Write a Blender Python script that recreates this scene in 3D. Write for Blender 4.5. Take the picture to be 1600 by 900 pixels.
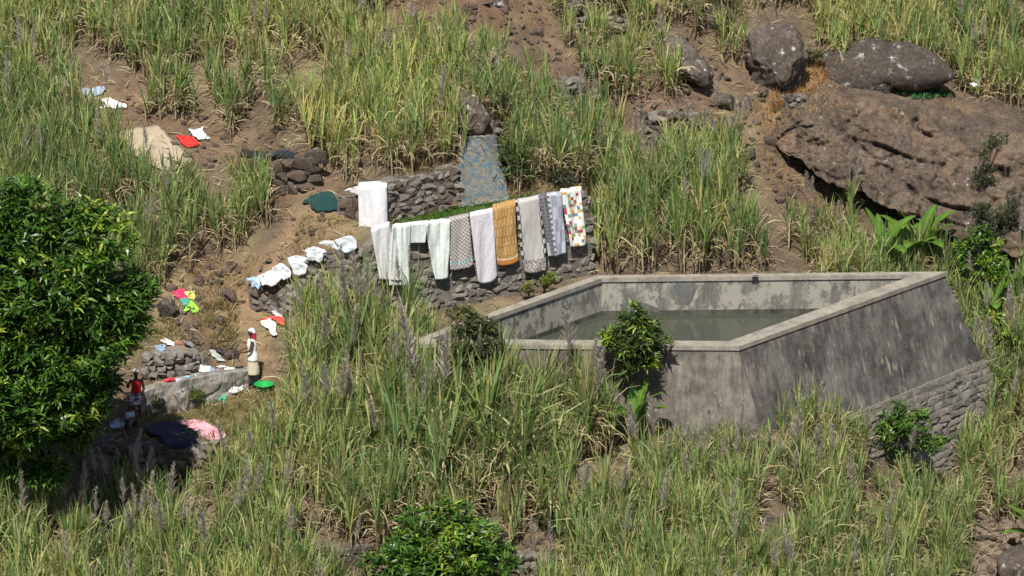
import bpy, bmesh, math, random
import numpy as np
from mathutils import Vector, Matrix, noise as mnoise

random.seed(7)
rng = np.random.default_rng(7)
R = math.radians
sc = bpy.context.scene
for o in list(bpy.data.objects):
    bpy.data.objects.remove(o)

# ------------------------------------------------------------------ camera
DEP = R(17.0)                     # the hillside is seen from across the valley, looking down 17 degrees
DIST = 120.0
CD, SD = math.cos(DEP), math.sin(DEP)
CAM = np.array([0.0, -DIST * CD, DIST * SD])
FPX = 6600.0                      # focal length in pixels of the 1600 px wide photograph
cam = bpy.data.cameras.new('camera')
cam.sensor_width = 36.0
cam.lens = 36.0 * FPX / 1600.0
cam.clip_start = 1.0
cam.clip_end = 2000.0
camo = bpy.data.objects.new('camera', cam)
sc.collection.objects.link(camo)
camo.location = CAM
camo.rotation_euler = (R(90) - DEP, 0, 0)
sc.camera = camo
sc.render.resolution_x, sc.render.resolution_y = 1024, 576

# ------------------------------------------------------------------ light
SUN_EL, SUN_AZ = R(56.0), R(11.0)    # azimuth: degrees left of straight behind the camera
w = bpy.data.worlds.new('World')
sc.world = w
w.use_nodes = True
nt = w.node_tree
nt.nodes.clear()
out = nt.nodes.new('ShaderNodeOutputWorld')
bg = nt.nodes.new('ShaderNodeBackground')
sky = nt.nodes.new('ShaderNodeTexSky')
sky.sky_type = 'NISHITA'
sky.sun_disc = False
sky.sun_elevation = SUN_EL
sky.sun_rotation = R(180) + SUN_AZ
sky.altitude = 400
bg.inputs['Strength'].default_value = 0.062
nt.links.new(sky.outputs[0], bg.inputs[0])
nt.links.new(bg.outputs[0], out.inputs[0])
sun = bpy.data.lights.new('sun', 'SUN')
sun.energy = 4.6
sun.angle = R(0.53)
sun.color = (1.0, 0.95, 0.86)
suno = bpy.data.objects.new('sun', sun)
sc.collection.objects.link(suno)
to_sun = Vector((-math.sin(SUN_AZ) * math.cos(SUN_EL), -math.cos(SUN_AZ) * math.cos(SUN_EL), math.sin(SUN_EL)))
suno.rotation_euler = to_sun.to_track_quat('Z', 'Y').to_euler()
suno.location = (-40, -60, 80)
sc.view_settings.view_transform = 'Standard'
sc.view_settings.look = 'None'
sc.view_settings.exposure = 0.58
sc.view_settings.gamma = 1.0

# ------------------------------------------------------------------ helpers: scene objects
COL = sc.collection
def link(o, parent=None):
    COL.objects.link(o)
    if parent is not None:
        o.parent = parent
    return o
def tag(o, label=None, cat=None, group=None, kind=None):
    if label: o['label'] = label
    if cat: o['category'] = cat
    if group: o['group'] = group
    if kind: o['kind'] = kind
    return o
def empty(name, loc=(0, 0, 0), rz=0.0, scale=1.0):
    o = bpy.data.objects.new(name, None)
    o.empty_display_size = 0.2
    o.location = loc
    o.rotation_euler = (0, 0, rz)
    o.scale = (scale,) * 3
    return link(o)
def mesh_np(name, V, F, mat, cols=None, uv=None, smooth=False):
    """V (n,3), F (m,k) with one polygon size k, cols (n,3) point colours."""
    V = np.asarray(V, np.float32); F = np.asarray(F, np.int32)
    me = bpy.data.meshes.new(name)
    n, (m, k) = len(V), F.shape
    me.vertices.add(n); me.vertices.foreach_set('co', V.ravel())
    me.loops.add(m * k); me.loops.foreach_set('vertex_index', F.ravel())
    me.polygons.add(m)
    me.polygons.foreach_set('loop_start', np.arange(0, m * k, k, dtype=np.int32))
    me.polygons.foreach_set('loop_total', np.full(m, k, np.int32))
    me.polygons.foreach_set('use_smooth', np.full(m, bool(smooth)))
    if cols is not None:
        a = me.color_attributes.new('Col', 'FLOAT_COLOR', 'POINT')
        c4 = np.ones((n, 4), np.float32); c4[:, :3] = cols
        a.data.foreach_set('color', c4.ravel())
    if uv is not None:
        l = me.uv_layers.new(name='UVMap')
        l.data.foreach_set('uv', np.asarray(uv, np.float32)[F.ravel()].ravel())
    me.update(calc_edges=True)
    me.validate()
    if mat: me.materials.append(mat)
    return me
def obj(name, me, parent=None):
    return link(bpy.data.objects.new(name, me), parent)

# ------------------------------------------------------------------ helpers: survey of the hillside
def ray(px, py):
    px = np.asarray(px, float); py = np.asarray(py, float)
    a = (px - 800.0) / FPX; b = (450.0 - py) / FPX
    return np.stack([a, CD + b * SD, -SD + b * CD], -1)
def at(px, py, Y):                       # place seen along a survey ray at plan depth Y
    d = ray(px, py)
    t = (np.asarray(Y, float) - CAM[1]) / d[..., 1]
    return CAM + d * t[..., None]
def at_z(px, py, z):
    d = ray(px, py)
    t = (z - CAM[2]) / d[..., 2]
    return CAM + d * t[..., None]
def poly_in(px, py, poly):
    px = np.asarray(px, float); py = np.asarray(py, float)
    r = np.zeros(px.shape, bool)
    n = len(poly)
    for i in range(n):
        x0, y0 = poly[i]; x1, y1 = poly[(i + 1) % n]
        if y0 == y1: continue
        c = ((y0 > py) != (y1 > py)) & (px < (x1 - x0) * (py - y0) / (y1 - y0) + x0)
        r ^= c
    return r
def vnoise(x, y, seed=0):                # smooth value noise, numpy
    x = np.asarray(x, float); y = np.asarray(y, float)
    tab = np.random.default_rng(seed).random((64, 64))
    xi = np.floor(x).astype(int); yi = np.floor(y).astype(int)
    fx = x - xi; fy = y - yi
    fx = fx * fx * (3 - 2 * fx); fy = fy * fy * (3 - 2 * fy)
    g = lambda i, j: tab[i % 64, j % 64]
    return ((g(xi, yi) * (1 - fx) + g(xi + 1, yi) * fx) * (1 - fy) + (g(xi, yi + 1) * (1 - fx) + g(xi + 1, yi + 1) * fx) * fy) * 2 - 1
def fbm(x, y, seed=0, octv=4):
    s = 0; a = 1.0
    for i in range(octv):
        s = s + a * vnoise(x * 2 ** i + 7.3 * i, y * 2 ** i + 3.1 * i, seed + i); a *= 0.5
    return s
def box_blur(a, r, axis):
    if r < 1: return a
    pad = [(0, 0), (0, 0)]; pad[axis] = (r, r)
    b = np.pad(a, pad, mode='edge')
    c = np.cumsum(b, axis)
    z = np.zeros_like(np.take(c, [0], axis))
    c = np.concatenate([z, c], axis)
    n = a.shape[axis]
    return (np.take(c, range(2 * r + 1, 2 * r + 1 + n), axis) - np.take(c, range(n), axis)) / (2 * r + 1)

# run of the ground (metres of depth gained per metre of rise in the survey) in each area
ST = 4
GX = np.arange(-240, 1841, ST, dtype=float)
GY = np.arange(-160, 1101, ST, dtype=float)
GXX, GYY = np.meshgrid(GX, GY)
G = np.full(GXX.shape, 1.32)
SLOPES = [
    ([(610, 540), (932, 432), (1480, 424), (1530, 600), (1205, 700), (620, 700)], 1.5),
    ([(1300, 424), (1480, 424), (1490, 420), (1840, 420), (1840, 700), (1480, 700), (1530, 600)], 0.85),
    # rug wall face, clothes wall face, upper terrace wall, blue carpet face
    ([(556, 398), (600, 366), (640, 353), (690, 347), (760, 331), (850, 309), (914, 299), (926, 420), (860, 448), (760, 470), (690, 482), (556, 500)], 0.06),
    ([(383, 447), (440, 428), (500, 400), (558, 388), (558, 500), (480, 500), (395, 484)], 0.06),
    ([(600, 288), (650, 278), (712, 262), (722, 323), (640, 342), (602, 345)], 0.08),
    ([(710, 212), (776, 212), (796, 310), (720, 323)], 0.30),
    ([(602, 346), (640, 342), (722, 323), (796, 310), (905, 288), (912, 299), (850, 309), (760, 331), (690, 347), (620, 357)], 3.1),
    # boulder bank on the left of the terrace, steps beside it
    ([(420, 250), (490, 235), (498, 290), (450, 302), (424, 285)], 0.25),
    # wash place: dry stone wall, channel ledge, trough face, floor in front
    ([(225, 552), (262, 548), (300, 545), (318, 560), (312, 580), (235, 590)], 0.12),
    ([(222, 604), (300, 585), (385, 562), (388, 578), (330, 583), (285, 592), (240, 602), (222, 612)], 2.6),
    ([(222, 612), (285, 594), (388, 580), (388, 604), (330, 616), (285, 640), (225, 645)], 0.10),
    ([(195, 650), (290, 642), (390, 606), (440, 606), (430, 620), (350, 655), (250, 668), (195, 672)], 2.4),
    ([(150, 700), (245, 697), (325, 694), (332, 716), (272, 750), (150, 780)], 0.10),
    ([(232, 668), (300, 655), (350, 680), (325, 694), (245, 697)], 2.0),
    # stony terrace edges of the upper field
    ([(1000, 178), (1090, 178), (1096, 224), (1000, 224)], 0.3),
    ([(880, 120), (912, 122), (905, 165), (880, 160)], 0.3),
    ([(900, 25), (985, 28), (985, 50), (900, 50)], 0.3),
    ([(455, 850), (570, 850), (570, 880), (450, 875)], 0.3),
    ([(805, 862), (885, 868), (885, 905), (805, 905)], 0.3),
]
for p, g in SLOPES:
    G[poly_in(GXX, GYY, p)] = g
G = box_blur(G, 2, 1)
dv = ST / 55.0
r700 = int(np.argmin(abs(GY - 700)))
s = np.clip((GX - 330) / 560.0, 0, 1); s = s * s * (3 - 2 * s)
Y0 = -7.7 * (1 - s) + -6.15 * s
Y0 = Y0 + 7.9 * np.clip((GX - 1225) / 290.0, 0, 1)      # a gully falls away on the far side of the tank
Y0 = box_blur(Y0[None], 12, 1)[0]
# walk the survey rows up and down from there; humps and steps fade out along the contour
D = np.zeros_like(G); D[r700] = Y0
for j in range(r700 - 1, -1, -1):
    prev = D[j + 1][None]
    D[j] = box_blur(prev, 2, 1)[0] * 0.999 + (G[j] - 1.32) * dv
for j in range(r700 + 1, len(GY)):
    D[j] = box_blur(D[j - 1][None], 2, 1)[0] * 0.999 - (G[j] - 1.32) * dv
Yr = D + ((700.0 - GY) / 55.0 * 1.32)[:, None]
Yr = box_blur(box_blur(Yr, 1, 0), 1, 1)
rough = fbm(GXX / 70.0, GYY / 45.0, 3, 4) * 0.11
calm = np.zeros_like(G)
for p, g in SLOPES[2:15]:
    calm[poly_in(GXX, GYY, p)] = 1
calm = box_blur(box_blur(calm, 4, 0), 4, 1)
YS = Yr + rough * (1 - 0.85 * calm)
def Yf(px, py):
    px = np.asarray(px, float); py = np.asarray(py, float)
    cx = np.clip(px, GX[0], GX[-1] - 1e-3); cy = np.clip(py, GY[0], GY[-1] - 1e-3)
    i = ((cx - GX[0]) / ST).astype(int); j = ((cy - GY[0]) / ST).astype(int)
    i = np.minimum(i, len(GX) - 2); j = np.minimum(j, len(GY) - 2)
    fx = (cx - GX[i]) / ST; fy = (cy - GY[j]) / ST
    y = (YS[j, i] * (1 - fx) + YS[j, i + 1] * fx) * (1 - fy) + (YS[j + 1, i] * (1 - fx) + YS[j + 1, i + 1] * fx) * fy
    return y + (cy - py) / 55.0 * 1.32
def P(px, py, toward=0.0):               # point on the ground (pulled towards the valley by `toward`)
    return at(px, py, Yf(px, py) - toward)

# ------------------------------------------------------------------ helpers: materials
def mat(name):
    m = bpy.data.materials.new(name); m.use_nodes = True
    n = m.node_tree.nodes; l = m.node_tree.links
    return m, n, l, n['Principled BSDF']
def N(n, typ, **kw):
    x = n.new(typ)
    for k, v in kw.items():
        if k.startswith('i_'):
            x.inputs[k[2:]].default_value = v
        else:
            setattr(x, k, v)
    return x
def ramp(n, stops):
    r = n.new('ShaderNodeValToRGB'); e = r.color_ramp.elements
    e[0].position, e[0].color = stops[0][0], (*stops[0][1], 1)
    e[1].position, e[1].color = stops[-1][0], (*stops[-1][1], 1)
    for p, c in stops[1:-1]:
        q = e.new(p); q.color = (*c, 1)
    return r
def mixc(n, l, fac, a, b, mode='MIX'):
    m = n.new('ShaderNodeMix'); m.data_type = 'RGBA'; m.blend_type = mode
    for s_, v in ((0, fac), (6, a), (7, b)):
        if hasattr(v, 'links'): l.new(v, m.inputs[s_])
        elif isinstance(v, (tuple, list)): m.inputs[s_].default_value = (*v[:3], 1)
        else: m.inputs[s_].default_value = v
    return m.outputs[2]
def coords(n, l, kind='Object', scale=(1, 1, 1)):
    t = n.new('ShaderNodeTexCoord'); m = n.new('ShaderNodeMapping')
    m.inputs['Scale'].default_value = scale
    l.new(t.outputs[kind], m.inputs[0]); return m.outputs[0]
def tex(n, l, vec, scale, detail=4, rough=0.55, typ='ShaderNodeTexNoise'):
    t = n.new(typ); t.inputs['Scale'].default_value = scale
    if 'Detail' in t.inputs: t.inputs['Detail'].default_value = detail
    if typ == 'ShaderNodeTexNoise': t.inputs['Roughness'].default_value = rough
    if vec is not None: l.new(vec, t.inputs['Vector'])
    return t
def bump(n, l, b, height, strength=0.4, dist=0.02):
    x = n.new('ShaderNodeBump'); x.inputs['Strength'].default_value = strength; x.inputs['Distance'].default_value = dist
    l.new(height, x.inputs['Height']); l.new(x.outputs[0], b.inputs['Normal'])

def leaf_mat(name, trans=0.3, rough=0.5, spec=0.3, jitter=0.35):
    m, n, l, b = mat(name)
    a = N(n, 'ShaderNodeAttribute', attribute_name='Col')
    ns = tex(n, l, coords(n, l), 9.0, 2)
    v = N(n, 'ShaderNodeMath', operation='MULTIPLY_ADD'); l.new(ns.outputs[0], v.inputs[0]); v.inputs[1].default_value = jitter * 2; v.inputs[2].default_value = 1 - jitter
    mx = n.new('ShaderNodeVectorMath'); mx.operation = 'SCALE'
    l.new(a.outputs['Color'], mx.inputs[0]); l.new(v.outputs[0], mx.inputs['Scale'])
    l.new(mx.outputs[0], b.inputs['Base Color'])
    b.inputs['Roughness'].default_value = rough
    b.inputs['Specular IOR Level'].default_value = spec
    t = n.new('ShaderNodeBsdfTranslucent'); l.new(mx.outputs[0], t.inputs[0])
    ms = n.new('ShaderNodeMixShader'); ms.inputs[0].default_value = trans
    l.new(b.outputs[0], ms.inputs[1]); l.new(t.outputs[0], ms.inputs[2])
    l.new(ms.outputs[0], n['Material Output'].inputs[0])
    return m
M_CANE = leaf_mat('cane_leaf', 0.42, 0.5, 0.3)
M_DRY = leaf_mat('dry_leaf', 0.32, 0.8, 0.1)
M_PLUME = leaf_mat('plume', 0.5, 0.9, 0.05, 0.2)
M_MANGO = leaf_mat('mango_leaf', 0.22, 0.38, 0.45, 0.25)
M_BANANA = leaf_mat('banana_leaf', 0.4, 0.4, 0.4, 0.2)

def bark_mat():
    m, n, l, b = mat('bark')
    t = tex(n, l, coords(n, l, scale=(1, 1, 0.25)), 14, 5)
    r = ramp(n, [(0.3, (0.05, 0.038, 0.03)), (0.7, (0.17, 0.14, 0.115))])
    l.new(t.outputs[0], r.inputs[0]); l.new(r.outputs[0], b.inputs['Base Color']); b.inputs['Roughness'].default_value = 0.95
    bump(n, l, b, t.outputs[0], 0.6, 0.03)
    return m
M_BARK = bark_mat()

def rock_mat(name, dark, light, lichen=0.12, scale=1.0, lich_col=(0.42, 0.42, 0.38), tan=0.0):
    m, n, l, b = mat(name)
    c = coords(n, l)
    oi = n.new('ShaderNodeObjectInfo')
    sh = n.new('ShaderNodeVectorMath'); sh.operation = 'MULTIPLY_ADD'
    l.new(oi.outputs['Random'], sh.inputs[0]); sh.inputs[1].default_value = (37, 21, 53); l.new(c, sh.inputs[2])
    c = sh.outputs[0]
    t1 = tex(n, l, c, 1.1 * scale, 6, 0.65); t2 = tex(n, l, c, 9 * scale, 5, 0.7)
    r = ramp(n, [(0.32, dark), (0.68, light)])
    l.new(t1.outputs[0], r.inputs[0])
    g = ramp(n, [(0.35, (0.55, 0.53, 0.5)), (0.7, (1.25, 1.2, 1.15))]); l.new(t2.outputs[0], g.inputs[0])
    col = mixc(n, l, 1.0, r.outputs[0], g.outputs[0], 'MULTIPLY')
    if tan > 0:
        t4 = tex(n, l, c, 0.7 * scale, 5, 0.7)
        rt = ramp(n, [(0.52, (0, 0, 0)), (0.62, (1, 1, 1))]); l.new(t4.outputs[0], rt.inputs[0])
        mm = N(n, 'ShaderNodeMath', operation='MULTIPLY'); l.new(rt.outputs[0], mm.inputs[0]); mm.inputs[1].default_value = tan
        col = mixc(n, l, mm.outputs[0], col, (0.22, 0.145, 0.085))
    t3 = tex(n, l, c, 3.2 * scale, 8, 0.75)
    lm = ramp(n, [(0.64 - lichen * 0.4, (0, 0, 0)), (0.70 - lichen * 0.4, (1, 1, 1))]); l.new(t3.outputs[0], lm.inputs[0])
    col = mixc(n, l, lm.outputs[0], col, lich_col)
    rv = N(n, 'ShaderNodeMath', operation='MULTIPLY_ADD'); l.new(oi.outputs['Random'], rv.inputs[0]); rv.inputs[1].default_value = 0.5; rv.inputs[2].default_value = 0.75
    sv = n.new('ShaderNodeVectorMath'); sv.operation = 'SCALE'; l.new(col, sv.inputs[0]); l.new(rv.outputs[0], sv.inputs['Scale'])
    l.new(sv.outputs[0], b.inputs['Base Color'])
    b.inputs['Roughness'].default_value = 0.95; b.inputs['Specular IOR Level'].default_value = 0.15
    bump(n, l, b, t2.outputs[0], 0.8, 0.06)
    return m
M_ROCK = rock_mat('basalt_rock', (0.07, 0.058, 0.051), (0.14, 0.118, 0.103), 0.16, 1.1, (0.44, 0.43, 0.40))
M_OUTCROP = rock_mat('outcrop_rock', (0.062, 0.05, 0.042), (0.15, 0.118, 0.094), 0.10, 0.9, (0.30, 0.29, 0.26), 0.35)
M_STONE = rock_mat('wall_stone', (0.21, 0.197, 0.178), (0.36, 0.34, 0.31), 0.08, 4.0)
M_STONE_BROWN = rock_mat('brown_stone', (0.10, 0.08, 0.065), (0.21, 0.165, 0.135), 0.05, 3.0)
M_MORTAR = rock_mat('mortar', (0.15, 0.138, 0.12), (0.28, 0.262, 0.235), 0.05, 3.0)

def concrete(name, dark, light, streak=0.5, blotch=None, scale=1.0, rust=0.0):
    m, n, l, b = mat(name)
    c = coords(n, l); cs = coords(n, l, scale=(4.5, 4.5, 0.45))
    t1 = tex(n, l, c, 0.8 * scale, 7, 0.7); t2 = tex(n, l, cs, 1.3, 5, 0.7); t3 = tex(n, l, c, 22, 4, 0.7)
    r = ramp(n, [(0.38, dark), (0.62, light)]); l.new(t1.outputs[0], r.inputs[0])
    s1 = ramp(n, [(0.38, (0.52, 0.52, 0.53)), (0.62, (1.2, 1.2, 1.18))]); l.new(t2.outputs[0], s1.inputs[0])
    col = mixc(n, l, streak, r.outputs[0], s1.outputs[0], 'MULTIPLY')
    g = ramp(n, [(0.3, (0.75, 0.75, 0.75)), (0.7, (1.2, 1.2, 1.2))]); l.new(t3.outputs[0], g.inputs[0])
    col = mixc(n, l, 0.8, col, g.outputs[0], 'MULTIPLY')
    if blotch:
        t4 = tex(n, l, coords(n, l, scale=(1, 1, 0.7)), 1.9, 9, 0.72)
        bm = ramp(n, [(0.47, (0, 0, 0)), (0.53, (1, 1, 1))]); l.new(t4.outputs[0], bm.inputs[0])
        col = mixc(n, l, bm.outputs[0], col, blotch)
    if rust:
        t5 = tex(n, l, coords(n, l, scale=(3.2, 3.2, 0.5)), 1.7, 3, 0.6)
        rm = ramp(n, [(0.60, (0, 0, 0)), (0.70, (rust,) * 3)]); l.new(t5.outputs[0], rm.inputs[0])
        col = mixc(n, l, rm.outputs[0], col, (0.30, 0.25, 0.19))
    l.new(col, b.inputs['Base Color']); b.inputs['Roughness'].default_value = 0.92; b.inputs['Specular IOR Level'].default_value = 0.2
    bump(n, l, b, t3.outputs[0], 0.35, 0.01)
    return m
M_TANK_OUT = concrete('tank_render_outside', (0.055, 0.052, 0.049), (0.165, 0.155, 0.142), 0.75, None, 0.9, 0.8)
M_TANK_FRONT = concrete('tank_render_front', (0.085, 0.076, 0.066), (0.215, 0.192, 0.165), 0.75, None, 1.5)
M_TANK_IN = concrete('tank_render_inside', (0.115, 0.112, 0.10), (0.21, 0.20, 0.175), 0.6, (0.30, 0.285, 0.24), 1.0)
M_COPING = concrete('coping_concrete', (0.20, 0.182, 0.15), (0.33, 0.30, 0.255), 0.2, None, 2.0)
M_TROUGH = concrete('trough_concrete', (0.13, 0.122, 0.11), (0.30, 0.287, 0.262), 0.45, None, 2.2, 0.4)

# ------------------------------------------------------------------ ground sheet
GREEN_STRIP = [(615, 350), (640, 343), (722, 324), (798, 311), (830, 306), (850, 306), (760, 329), (690, 345), (630, 356)]
SOIL = np.zeros(GXX.shape + (3,)); SOIL[:] = (0.165, 0.124, 0.086)
def soil(poly, c):
    SOIL[poly_in(GXX, GYY, poly)] = c
soil([(560, -160), (870, -160), (872, 95), (840, 120), (815, 60), (700, 48), (600, 35)], (0.18, 0.112, 0.075))
soil([(800, 40), (1190, 60), (1210, 240), (1000, 235), (860, 120)], (0.165, 0.112, 0.078))
soil([(1100, 150), (1230, 150), (1300, 320), (1370, 350), (1250, 360), (1180, 280), (1110, 220)], (0.16, 0.105, 0.072))
soil([(1225, 100), (1290, 95), (1310, 150), (1230, 205), (1185, 180)], (0.30, 0.165, 0.075))
soil([(240, 440), (300, 400), (430, 390), (470, 300), (545, 320), (560, 390), (385, 445), (420, 480), (430, 600), (360, 560), (230, 545)], (0.27, 0.185, 0.11))
soil([(395, 470), (430, 470), (470, 330), (450, 330), (425, 395), (380, 440), (375, 520), (400, 520)], (0.28, 0.185, 0.115))
soil([(260, 465), (285, 475), (330, 545), (300, 545), (275, 510)], (0.15, 0.105, 0.078))
soil([(220, 640), (330, 610), (440, 600), (420, 690), (330, 690), (240, 672)], (0.17, 0.14, 0.06))
soil([(60, 110), (215, 130), (350, 190), (480, 230), (540, 300), (440, 320), (330, 250), (180, 200)], (0.20, 0.135, 0.09))
soil([(1480, 800), (1640, 800), (1640, 920), (1500, 920)], (0.22, 0.165, 0.125))
soil(GREEN_STRIP, (0.09, 0.13, 0.03))
SOIL *= np.array([0.9, 0.93, 0.98])
for k in range(3):
    SOIL[..., k] = box_blur(box_blur(SOIL[..., k], 3, 0), 3, 1)
def Sf(px, py):
    i = np.clip(((px - GX[0]) / ST).astype(int), 0, len(GX) - 1); j = np.clip(((py - GY[0]) / ST).astype(int), 0, len(GY) - 1)
    return SOIL[j, i]

# the tank stands level: corners of its coping (near left, near right, far right, far left) at height 0
TK = [at_z(*c, 0.0)[:2] for c in ((628, 537), (1155, 541), (1481, 424), (932, 430))]
def off_poly(poly, ds):                  # move each edge i (i -> i+1) outwards by ds[i]
    n = len(poly); L = []
    for i in range(n):
        a, b_ = np.array(poly[i]), np.array(poly[(i + 1) % n])
        d = (b_ - a) / np.linalg.norm(b_ - a); nrm = np.array([d[1], -d[0]])
        L.append((a + nrm * ds[i], d))
    res = []
    for i in range(n):
        (p, d), (q, e) = L[i - 1], L[i]
        t = np.cross(q - p, e) / np.cross(d, e)
        res.append(p + d * t)
    return res
TANK_Z = -3.6
T_BASE = off_poly(TK, (0.32, 0.98, 0.15, 0.15))
T_IN = off_poly(TK, (-0.42, -0.46, -0.24, -0.26))
T_MID = off_poly(TK, (-0.15, -0.15, -0.1, -0.1))
def in_plan(x, y, poly):
    return poly_in(x, y, [tuple(p) for p in poly])

M_GROUND, n, l, b = mat('hillside_soil')
a = N(n, 'ShaderNodeAttribute', attribute_name='Col')
c = coords(n, l)
t1 = tex(n, l, c, 1.6, 7, 0.7); t2 = tex(n, l, c, 14, 6, 0.75); t3 = tex(n, l, c, 0.5, 5, 0.6)
r1 = ramp(n, [(0.3, (0.6, 0.58, 0.55)), (0.7, (1.3, 1.28, 1.22))]); l.new(t1.outputs[0], r1.inputs[0])
r2 = ramp(n, [(0.3, (0.55, 0.55, 0.55)), (0.7, (1.3, 1.3, 1.3))]); l.new(t2.outputs[0], r2.inputs[0])
col = mixc(n, l, 1.0, a.outputs['Color'], r1.outputs[0], 'MULTIPLY')
col = mixc(n, l, 0.85, col, r2.outputs[0], 'MULTIPLY')
rg = ramp(n, [(0.5, (0, 0, 0)), (0.66, (0.55,) * 3)]); l.new(t3.outputs[0], rg.inputs[0])
col = mixc(n, l, rg.outputs[0], col, (0.25, 0.205, 0.115))
l.new(col, b.inputs['Base Color']); b.inputs['Roughness'].default_value = 1.0; b.inputs['Specular IOR Level'].default_value = 0.1
bump(n, l, b, t2.outputs[0], 0.9, 0.06)

xs = np.concatenate([np.array([-9000, -6000, -4000, -2500, -1600, -1000, -700, -500, -380, -300]), np.arange(-240, 1841, 7.0), np.array([1900, 2000, 2150, 2400, 2800, 3600, 5000, 7500, 10000])])
ys = np.concatenate([np.array([-1700, -1300, -900, -600, -420, -320, -250]), np.arange(-200, 1101, 5.0), np.array([1150, 1250, 1400, 1700, 2200, 3000, 4200])])
XX, YY = np.meshgrid(xs, ys)
V = P(XX, YY)
V[..., 2] += fbm(V[..., 0] * 1.7, V[..., 1] * 1.7, 21, 4) * 0.045
ins = in_plan(V[..., 0], V[..., 1], T_MID)
V[..., 2] = np.where(ins, np.minimum(V[..., 2], -2.75), V[..., 2])
near = in_plan(V[..., 0], V[..., 1], off_poly(TK, (-0.1, -0.1, 0.8, 0.9))) & ~ins
V[..., 2] = np.where(near, np.minimum(V[..., 2], -0.12), V[..., 2])
nx, ny = len(xs), len(ys)
ii = np.arange(nx * ny).reshape(ny, nx)
F = np.stack([ii[1:, :-1], ii[1:, 1:], ii[:-1, 1:], ii[:-1, :-1]], -1).reshape(-1, 4)
go = obj('ground', mesh_np('ground', V.reshape(-1, 3), F, M_GROUND, Sf(XX, YY).reshape(-1, 3), smooth=True))
tag(go, kind='structure')
# ray-free height query on the finished sheet: P() is used for everything that stands on it

# ------------------------------------------------------------------ blades (grass, cane, plumes, leaves)
class Acc:
    def __init__(s): s.V = []; s.F = []; s.C = []; s.n = 0
    def add(s, V, F, C):
        s.V.append(V.astype(np.float32)); s.F.append((F + s.n).astype(np.int32)); s.C.append(C.astype(np.float32)); s.n += len(V)
    def mesh(s, name, m, smooth=False):
        return mesh_np(name, np.concatenate(s.V), np.concatenate(s.F), m, np.concatenate(s.C), smooth=smooth)
def blades(acc, base, az, e0, e1, L, W, col, K=4, taper=0.75, roll=None, tipcol=None):
    n = len(base)
    az, e0, e1, L, W = [np.broadcast_to(np.asarray(q, float), (n,)) for q in (az, e0, e1, L, W)]
    col = np.broadcast_to(np.asarray(col, float), (n, 3))
    h = np.stack([np.cos(az), np.sin(az), np.zeros(n)], 1)
    side = np.stack([-np.sin(az), np.cos(az), np.zeros(n)], 1)
    if roll is None: roll = rng.uniform(-0.9, 0.9, n)
    pos = base.astype(float).copy()
    Vs = np.zeros((n, K + 1, 2, 3))
    for k in range(K + 1):
        t = k / K
        e = e0 + (e1 - e0) * t ** 1.4
        d = h * np.cos(e)[:, None] + np.array([0, 0, 1.0]) * np.sin(e)[:, None]
        up = np.cross(side, d)
        sv = side * np.cos(roll)[:, None] + up * np.sin(roll)[:, None]
        wv = W * ((0.55 + 0.45 * min(1, t * 4)) * max(0.06, 1 - t ** 2.2 * taper - (t > 0.999) * 0.2)) * 0.5
        Vs[:, k, 0] = pos - sv * wv[:, None]; Vs[:, k, 1] = pos + sv * wv[:, None]
        pos = pos + d * (L / K)[:, None]
    idx = np.arange(n * (K + 1) * 2).reshape(n, K + 1, 2)
    F = np.stack([idx[:, :-1, 0], idx[:, :-1, 1], idx[:, 1:, 1], idx[:, 1:, 0]], -1).reshape(-1, 4)
    C = np.repeat(col[:, None, :], (K + 1) * 2, 1).copy()
    if tipcol is not None:
        tt = (np.arange(K + 1) / K)[None, :, None, None] ** 2 * 0.8
        C = C.reshape(n, K + 1, 2, 3) * (1 - tt) + np.asarray(tipcol)[:, None, None, :] * tt
    acc.add(Vs.reshape(-1, 3), F, C.reshape(-1, 3))
def tube(acc, pts, rad, col, sides=6):
    pts = [np.array(p, float) for p in pts]; V = []; K = len(pts)
    for i, p in enumerate(pts):
        d = pts[min(i + 1, K - 1)] - pts[max(i - 1, 0)]; d /= np.linalg.norm(d) + 1e-9
        a_ = np.cross(d, [0.3, 1, 0.1]); a_ /= np.linalg.norm(a_); b_ = np.cross(d, a_)
        for s_ in range(sides):
            th = 2 * math.pi * s_ / sides
            V.append(p + (a_ * math.cos(th) + b_ * math.sin(th)) * rad[i])
    F = [[i * sides + s_, i * sides + (s_ + 1) % sides, (i + 1) * sides + (s_ + 1) % sides, (i + 1) * sides + s_] for i in range(K - 1) for s_ in range(sides)]
    acc.add(np.array(V), np.array(F), np.tile(np.asarray(col, float), (len(V), 1)))

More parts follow.
